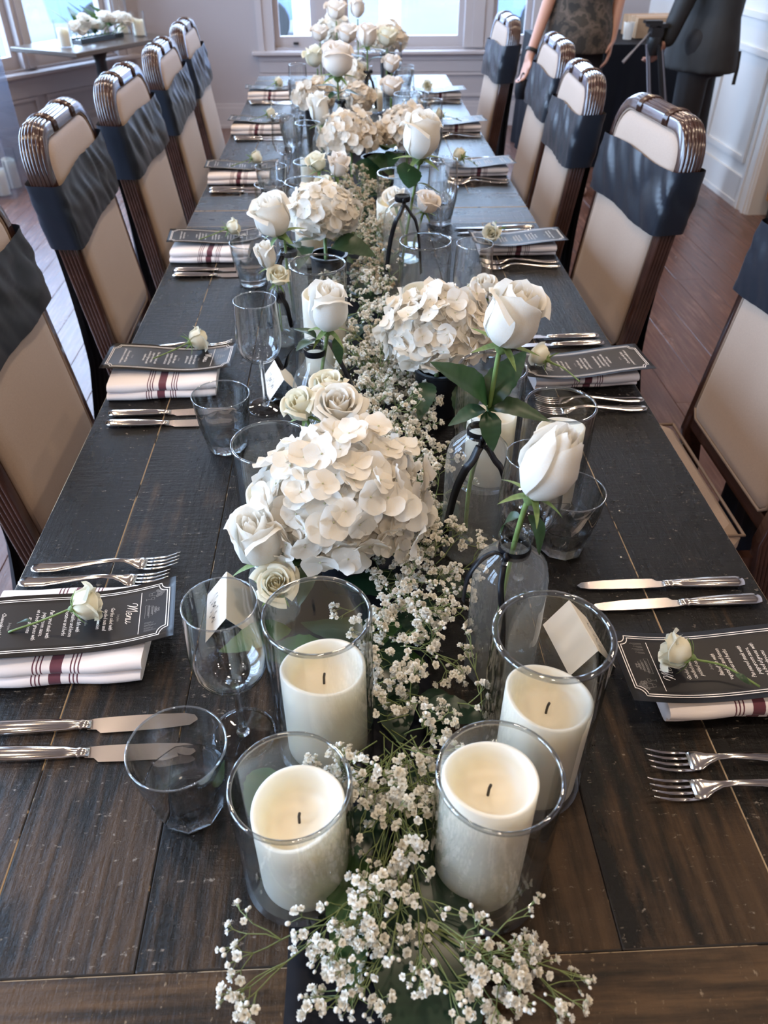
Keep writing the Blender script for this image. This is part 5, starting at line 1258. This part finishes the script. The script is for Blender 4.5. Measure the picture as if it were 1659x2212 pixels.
# ================================================================== LEFT BACKGROUND
def bistro():
    r = thing('bistro_table', 'dark pedestal table with flowers in front of the bay window', 'table', (-1.72, 6.30, 0), (0, 0, R(60)))
    mk('table_top', box(-.49, .49, -.30, .30, .712, .74, .004), M['bistro'], r)
    mk('column', lathe([(.09, .03), (.06, .05), (.045, .08), (.05, .12), (.04, .16), (.042, .35), (.055, .40), (.042, .45), (.038, .62), (.05, .66), (.12, .70), (.12, .712)], 32), M['iron'], r, smooth=60)
    mk('base', lathe([(.0005, 0), (.25, 0), (.255, .012), (.22, .03), (.12, .045), (.0005, .05)], 40), M['iron'], r, smooth=60)
bistro()
BX = Matrix.Translation((-1.72, 6.30, .741)) @ Matrix.Rotation(R(60), 4, 'Z')
tr = thing('flower_trough', 'low dark trough of white flowers on the pedestal table', 'planter', BX @ Vector((.02, 0, 0)), (0, 0, R(60)))
mk('trough', boxes((-.20, .20, -.04, .04, 0, .02), (-.205, .205, -.045, -.04, 0, .028), (-.205, .205, .04, .045, 0, .028)), M['blackpot'], tr)
for i in range(14):
    u = -.22+.46*(i/13)+rn(-.01, .01); p = BX @ Vector((u, rn(-.10, .06), rn(.035, .11)))
    rose(['white bloom in the trough on the pedestal table', 'white bloom with a leaf in the trough on the pedestal table'][i % 2 == 0], p, rn(.075, .095), (rn(-.5, .5), rn(-.7, .0), 1), 'far', 'rose', foot=BX @ Vector((u*.85+.02, 0, .02)), group='blooms in the trough', nsep=0, twist=rn(0, 6),
         leaves=[(p-Vector((0, 0, .02)), (rn(-1, 1), rn(-1, .2), rn(-.2, 1)), .10, .04, rn(-.5, .5))] if i % 2 == 0 else [])
for i in range(5):
    a = Vector((rn(-.6, .2), rn(-.5, .5), 1)).normalized(); p = BX @ Vector((-.18+.1*i*.9, .03, .06))
    g = leaf_g(.20, .06); o = mk('tall_leaf', g, M['leaf_light'], tr, smooth=180); o.matrix_local = Matrix.Rotation(R(-60), 4, 'Z') @ Matrix.Translation(p-(BX @ Vector((.02, 0, 0)))) @ a.to_track_quat('X', 'Z').to_matrix().to_4x4()
def simple_vase(loc, D, h, ch, l1, l2):
    r = thing('cylinder_vase', l1, 'vase', loc, group='glass candle vases at the bay window')
    R0 = D/2
    mk('wall', lathe([(R0, .003), (R0, h), (R0-.003, h), (R0-.003, .006)], 40), M['vase'], r, smooth=60); mk('base', lathe([(.0005, 0), (R0, 0), (R0, .006), (.0005, .006)], 40), M['vase'], r)
    candle(loc[0], loc[1], D*.74, loc[2]+.0065, ch, l2, int(h*900))
for u, v, h, a, b in ((-.33, -.05, .16, 'glass candle vase at the left end of the pedestal table', 'ivory candle at the left end of the pedestal table'), (.31, -.12, .15, 'glass candle vase at the right front of the pedestal table', 'ivory candle at the right front of the pedestal table'), (.36, .08, .22, 'taller glass candle vase at the right back of the pedestal table', 'ivory candle at the right back of the pedestal table')):
    p = BX @ Vector((u, v, 0)); simple_vase((p.x, p.y, p.z), .10, h, .10, a, b)
ac = thing('acrylic_plinth', 'tall clear acrylic plinth standing on the floor at the far left', 'plinth', (-2.36, 5.42, 0), (0, 0, R(4)))
a_, h_ = .22, 1.0
for nm, bx_ in (('front_panel', (-a_, a_, -a_, -a_+.006, 0, h_-.006)), ('back_panel', (-a_, a_, a_-.006, a_, 0, h_-.006)), ('left_panel', (-a_, -a_+.006, -a_+.0065, a_-.0065, 0, h_-.006)), ('right_panel', (a_-.006, a_, -a_+.0065, a_-.0065, 0, h_-.006)), ('top_panel', (-a_, a_, -a_, a_, h_-.0055, h_))):
    mk(nm, box(*bx_, .001), M['acrylic'], ac)
simple_vase((-2.235, 5.30, 0), .11, .20, .15, 'glass candle vase on the floor inside the acrylic plinth, in front', 'ivory candle on the floor inside the acrylic plinth, in front')
simple_vase((-2.22, 5.47, 0), .11, .24, .17, 'glass candle vase on the floor inside the acrylic plinth, behind', 'ivory candle on the floor inside the acrylic plinth, behind')

# ================================================================== RIGHT BACKGROUND
bt = thing('buffet_table', 'side table under a floor-length black cloth behind the people', 'table', (1.85, 6.2, 0))
def drape():
    V, F = [], []; hw, hd, H = .52, .38, .755; per = []
    n = 40
    for k in range(n): per.append((-hw+2*hw*k/n, -hd, 0, -1))
    for k in range(n//2): per.append((hw, -hd+2*hd*k/(n//2), 1, 0))
    for k in range(n): per.append((hw-2*hw*k/n, hd, 0, 1))
    for k in range(n//2): per.append((-hw, hd-2*hd*k/(n//2), -1, 0))
    m = len(per)
    for j in range(10):
        t = j/9
        for i, (x, y, nx, ny) in enumerate(per): d = (.006+.03*t*(.5+.5*sin(i*.9+1.5*sin(i*.31)))); V.append((x+nx*d, y+ny*d, H*(1-t)+.002))
    for j in range(9):
        for i in range(m): k = (i+1) % m; F.append((j*m+i, j*m+k, j*m+m+k, j*m+m+i))
    F.append(tuple(range(m)))
    return G().add(V, F)
mk('cloth', drape(), M['black_cloth'], bt, smooth=40); mk('top', box(-.51, .51, -.37, .37, .72, .752), M['bistro'], bt)
for x in (-.46, .46):
    for y in (-.32, .32): mk('leg', box(x-.02, x+.02, y-.02, y+.02, 0, .72), M['iron'], bt)
def carton(x, y, z, sx, sy, sz, rz, lab, mat='kraft'):
    r = thing('carton', lab, 'box', (x, y, z), (0, 0, rz))
    mk('body', box(-sx/2, sx/2, -sy/2, sy/2, 0, sz, .002), M[mat], r); mk('flap', box(-sx/2-.004, sx/2+.004, -.003, .003, sz, sz+.0015), M['kraft' if mat != 'kraft' else 'white'], r)
carton(2.16, 6.22, .759, .36, .26, .12, R(6), 'brown cardboard carton on the right of the black-clothed side table')
carton(1.72, 6.44, .759, .40, .20, .22, R(-4), 'white carton at the back of the black-clothed side table', 'white')
simple_vase((1.80, 6.02, .759), .09, .12, .085, 'glass candle vase at the front edge of the black-clothed side table', 'ivory candle at the front edge of the black-clothed side table')
cu = thing('paper_cup', 'pale cup of stirrers on the black-clothed side table', 'cup', (1.93, 6.05, .759))
mk('body', lathe([(.0005, 0), (.028, 0), (.036, .10), (.034, .10), (.026, .004), (.0005, .004)], 24), M['white'], cu, smooth=60)
for i in range(5): a = i*1.25; mk('stirrer', tube([(cos(a)*.012, sin(a)*.012, .006), (cos(a)*.034, sin(a)*.034, .14)], .0025, 6), M['kraft'], cu)
cb = thing('cabinet', 'orange wooden cabinet on a dark plinth beyond the right wall end', 'cabinet', (2.78, 4.42, 0))
mk('body', box(-.30, .30, -.22, .22, .1, .92, .004), M['cabinet'], cb); mk('plinth', box(-.28, .28, -.2, .2, 0, .1), M['iron'], cb); mk('door', box(-.312, -.3, -.20, .20, .12, .90, .003), M['cabinet'], cb)
mk('handle', tube([(-.325, -.16, .45), (-.325, -.16, .6)], .006, 8), M['iron'], cb)

# ---- people: capsules fused by a voxel remesh into one continuous skin
def capsule(p0, p1, r0, r1, n=14):
    p0, p1 = Vector(p0), Vector(p1); d = (p1-p0); L = d.length; q = d.to_track_quat('Z', 'Y').to_matrix().to_4x4(); prof = []
    for k in range(5): a = -pi/2+pi/2*k/4; prof.append((max(.0004, r0*cos(a)), r0*sin(a)))
    for k in range(5): a = pi/2*k/4; prof.append((max(.0004, r1*cos(a)), L+r1*sin(a)))
    return lathe(prof, n, cap0=True, cap1=True).xf(Matrix.Translation(p0) @ q)
def fuse(name, geos, mat, parent, vox=.008, it=6):
    g = G()
    for q in geos: g.add(q.v, q.f)
    me = mesh_of(name, g, mat, 0); o = place(name, me, None)
    m = o.modifiers.new('r', 'REMESH'); m.mode = 'VOXEL'; m.voxel_size = vox
    s = o.modifiers.new('s', 'SMOOTH'); s.factor = .5; s.iterations = it
    bpy.context.view_layer.update()
    m2 = bpy.data.meshes.new_from_object(o.evaluated_get(bpy.context.evaluated_depsgraph_get())); m2.name = name
    bpy.data.objects.remove(o); bpy.data.meshes.remove(me)
    m2.materials.clear(); m2.materials.append(mat); m2.polygons.foreach_set('use_smooth', [True]*len(m2.polygons))
    return place(name, m2, parent)
def hand_geo(w, d, side, curl=.5, spread=None):
    """palm and five fingers from the wrist W along D; SIDE points to the thumb"""
    w, d, side = Vector(w), Vector(d).normalized(), Vector(side); side = (side-d*side.dot(d)).normalized(); pn = d.cross(side)
    L = [capsule(w+side*o, w+d*.075+side*o*1.5, .014, .013) for o in (-.018, -.006, .006, .018)]
    for k, (o, ln) in enumerate(((.030, .068), (.010, .076), (-.010, .070), (-.029, .055))):
        b = w+d*.082+side*o; f1 = (d+pn*curl*.5).normalized(); f2 = (d+pn*curl*1.4).normalized(); f3 = (d+pn*curl*2.6).normalized()
        e1 = b+f1*ln*.45; e2 = e1+f2*ln*.33; L += [capsule(w+d*.07+side*o*.9, b, .0098, .0095), capsule(b, e1, .0092, .0086), capsule(e1, e2, .0086, .0078), capsule(e2, e2+f3*ln*.22, .0076, .0066)]
    t0 = w+d*.022+side*.026; t1 = t0+(d*.6+side*.75+pn*.2).normalized()*.038; t2 = t1+(d*1.0+side*.25+pn*.4).normalized()*.030
    return L+[capsule(w+d*.015+side*.012, t0, .015, .0125), capsule(t0, t1, .0120, .0105), capsule(t1, t2, .0102, .0082)]
def head_geo(c, fwd):
    c, f = Vector(c), Vector(fwd).normalized(); sd = f.cross(Vector((0, 0, 1)))
    L = [sphere(c+Vector((0, 0, .03)), (.078, .088, .10), 24, 16), sphere(c+f*.022-Vector((0, 0, .045)), (.060, .062, .070), 20, 14)]
    L += [capsule(c+f*.082+Vector((0, 0, .025)), c+f*.104-Vector((0, 0, .012)), .008, .013), capsule(c+f*.082+sd*.02-Vector((0, 0, .052)), c+f*.082-sd*.02-Vector((0, 0, .052)), .008, .008)]
    for s in (-1, 1): L.append(sphere(c+sd*s*.080, (.014, .022, .032), 10, 8))
    return L
def person(label, x, y, fwd, arms, legs, hemz, top_mat, sleeve, hair=True, hw=.19, shoe_mat='shoe', depth=.115):
    r = thing('person', label, 'person', (x, y, 0)); O = Vector((x, y, 0)); f = Vector(fwd).normalized(); sd = Vector((-f.y, f.x, 0)); V_ = lambda s, q, z: Vector((sd.x*s+f.x*q, sd.y*s+f.y*q, z))
    def rings(spec): return loft([[tuple(Vector((0, 0, z))+sd*(a*cos(2*pi*k/28))+f*(b*sin(2*pi*k/28))) for k in range(28)] for z, a, b in spec])
    torso = [rings([(.80, hw*.5, .07), (.86, hw*.88, .105), (.94, hw*.92, .112), (1.05, hw*.82, .10), (1.16, hw*.80, .10), (1.30, hw*.9, .108), (1.40, hw*.85, .095), (1.46, hw*.5, .07)]), capsule(V_(-hw*.85, 0, 1.42), V_(hw*.85, 0, 1.42), .05, .05)]
    B = torso+[capsule(V_(0, 0, 1.42), V_(0, .02, 1.56), .06, .052)]+head_geo(V_(0, .03, 1.66), f)
    T_ = [sphere(tuple(Vector(v)), .01, 4, 3) for v in []]
    for A in arms:
        sh, el, wr, hd, td, cl = [Vector(q)-O if k < 4 else q for k, q in enumerate(A)]
        B += [capsule(sh, el, .050, .040), capsule(el, wr, .038, .026)]+hand_geo(wr, hd-wr, td, cl)
    for Lg in legs:
        hp, kn_, an, toe = [Vector(q)-O for q in Lg]
        B += [capsule(hp, kn_, .080, .055), capsule(kn_, an, .052, .036), capsule(an, toe, .035, .03)]
    fuse('body', B, M['skin'], r, .007, 3)
    pass
    C_ = [rings([(hemz, hw*1.08+.02, .178), (hemz+.12, hw*1.02+.018, .165), (1.02, hw*.92+.014, .130), (1.14, hw*.88+.014, .128), (1.28, hw*.93+.014, .132), (1.40, hw*.9+.01, .118), (1.46, hw*.6, .09)])]
    C_ += [capsule(V_(-hw*.85, 0, 1.42), V_(hw*.85, 0, 1.42), .068, .068)]
    for A in arms:
        sh, el, wr = [Vector(q)-O for q in A[:3]]
        C_.append(capsule(sh, sh+(el-sh)*(.55 if not sleeve else 1), .066, .060 if not sleeve else .058))
        if sleeve: C_.append(capsule(el, el+(wr-el)*.93, .056, .046))
    fuse('shirt' if not sleeve else 'jacket', C_, M[top_mat], r, .010, 5)
    P_ = [rings([(.74, hw*.95, .105), (.84, hw*.95, .118), (.94, hw*.92, .116), (1.0, hw*.84, .104)])]
    for Lg in legs:
        hp, kn_, an, toe = [Vector(q)-O for q in Lg]
        P_ += [capsule(hp+Vector((0, 0, .03)), kn_, .092, .080), capsule(kn_, an+Vector((0, 0, .0)), .080, .068)]
    fuse('trousers', P_, M['trousers'], r, .012, 6)
    for Lg in legs:
        an, toe = Vector(Lg[2])-O, Vector(Lg[3])-O; d = toe-an; d.z = 0; d.normalize(); b = Vector((an.x, an.y, .035))-d*.03
        fuse('shoe', [capsule(b, b+d*.20, .036, .030), capsule(b+Vector((0, 0, .02)), b+d*.05+Vector((0, 0, .035)), .036, .036)], M[shoe_mat], r, .008, 4)
    for s in (-1, 1):
        e = mk('eye', sphere((0, 0, 0), .011, 10, 8), M['lens'], r, V_(s*.031, .108, 1.685), smooth=180); mk('iris', sphere(tuple(f*.0065), .0058, 8, 6), M['wick'], e, smooth=180)
    hc = V_(0, .03, 1.66)
    fuse('hair', [sphere(hc+Vector((0, 0, .055))-f*.022, (.088, .092, .095), 22, 14), sphere(hc-f*.045+Vector((0, 0, .0)), (.072, .07, .09), 18, 12)], M['hair'], r, .010, 4)
    return r
p1 = person('person in camouflage t-shirt and black trousers, bare arm with black wristband hanging', 1.37, 5.25, (-.1, -1, 0),
    [((1.19, 5.24, 1.41), (1.185, 5.22, 1.08), (1.075, 5.13, .775), (1.045, 5.09, .68), (.3, -1, 0), .55), ((1.56, 5.26, 1.41), (1.60, 5.27, 1.10), (1.565, 5.19, .86), (1.555, 5.17, .77), (-.3, -1, 0), .5)],
    [((1.28, 5.26, .88), (1.28, 5.23, .48), (1.27, 5.28, .09), (1.25, 5.14, .04)), ((1.46, 5.26, .88), (1.47, 5.23, .48), (1.48, 5.28, .09), (1.50, 5.14, .04))], .80, 'camo', False, hw=.185)
mk('wristband', lathe([(.034, -.010), (.037, -.006), (.037, .006), (.034, .010), (.031, 0), (.034, -.010)], 24), M['strap'], p1, mw=Matrix.Translation(Vector((1.09, 5.142, .815))-Vector((1.37, 5.25, 0))) @ Vector((.11, .09, .305)).to_track_quat('Z', 'Y').to_matrix().to_4x4())
ph = thing('lens_pouch', 'small black pouch held low in the bare hand of the person in camouflage', 'pouch', (1.040, 5.075, .575))
mk('body', lathe([(.0005, 0), (.035, .002), (.042, .03), (.042, .075), (.030, .10), (.0005, .104)], 20), M['black_cloth'], ph, smooth=60); mk('strap', tube(crom([(-.02, 0, .09), (0, .005, .135), (.02, 0, .09)], 6), .004, 6), M['strap'], ph)
p2 = person('person in black jacket and black trousers holding the tripod', 1.98, 4.86, (-1, -.35, 0),
    [((1.80, 4.72, 1.43), (1.80, 4.74, 1.13), (1.735, 4.755, .905), (1.68, 4.74, .825), (-.2, -.6, .6), .95), ((2.12, 5.02, 1.42), (2.17, 5.0, 1.12), (2.15, 4.95, .87), (2.14, 4.92, .78), (-1, 0, 0), .5)],
    [((1.93, 4.78, .87), (1.94, 4.79, .48), (2.00, 4.84, .10), (1.87, 4.79, .04)), ((2.03, 4.95, .87), (2.07, 4.96, .48), (2.14, 5.00, .10), (2.03, 4.95, .04))], .76, 'jacket', True, hw=.2)
mk('bag_strap', strip([(.16, -.13, .86), (.165, -.14, .78), (.163, -.145, .70)], .02, (1, 0, 0), .002), M['strap'], p2)
tp = thing('tripod', 'black video tripod with pan handle, carried folded by the person in black', 'tripod', (1.655, 4.72, .93))
mk('head', boxes((-.05, .05, -.035, .035, .045, .062), (-.03, .03, -.03, .03, .0, .045), (-.07, .02, -.025, .025, .062, .075)), M['tripod'], tp); mk('head_drum', lathe([(.0005, -.035), (.032, -.035), (.032, .035), (.0005, .035)], 20), M['tripod'], tp, (0, 0, .02), (R(90), 0, 0))
mk('pan_handle', tube([(-.02, 0, .03), (-.10, -.02, -.05), (-.16, -.03, -.115)], [.006, .006, .010], 10), M['chrome'], tp)
mk('bowl', lathe([(.0005, -.09), (.03, -.085), (.045, -.04), (.04, 0), (.0005, 0)], 20), M['tripod'], tp)
for i, (dx, dy) in enumerate(((-.035, -.01), (.015, -.035), (.045, .02))):
    lg = mk('leg', tube([(dx, dy, -.03), (dx*1.3+.09, dy*1.3, -.36)], .012, 10), M['chrome' if i != 1 else 'tripod'], tp); mk('lower_tube', tube([(dx*1.3+.085, dy*1.3, -.34), (dx*1.5+.155, dy*1.5, -.62)], .008, 8), M['chrome'], lg); mk('clamp', sphere((dx*1.3+.09, dy*1.3, -.35), (.018, .018, .014), 10, 8), M['tripod'], lg)
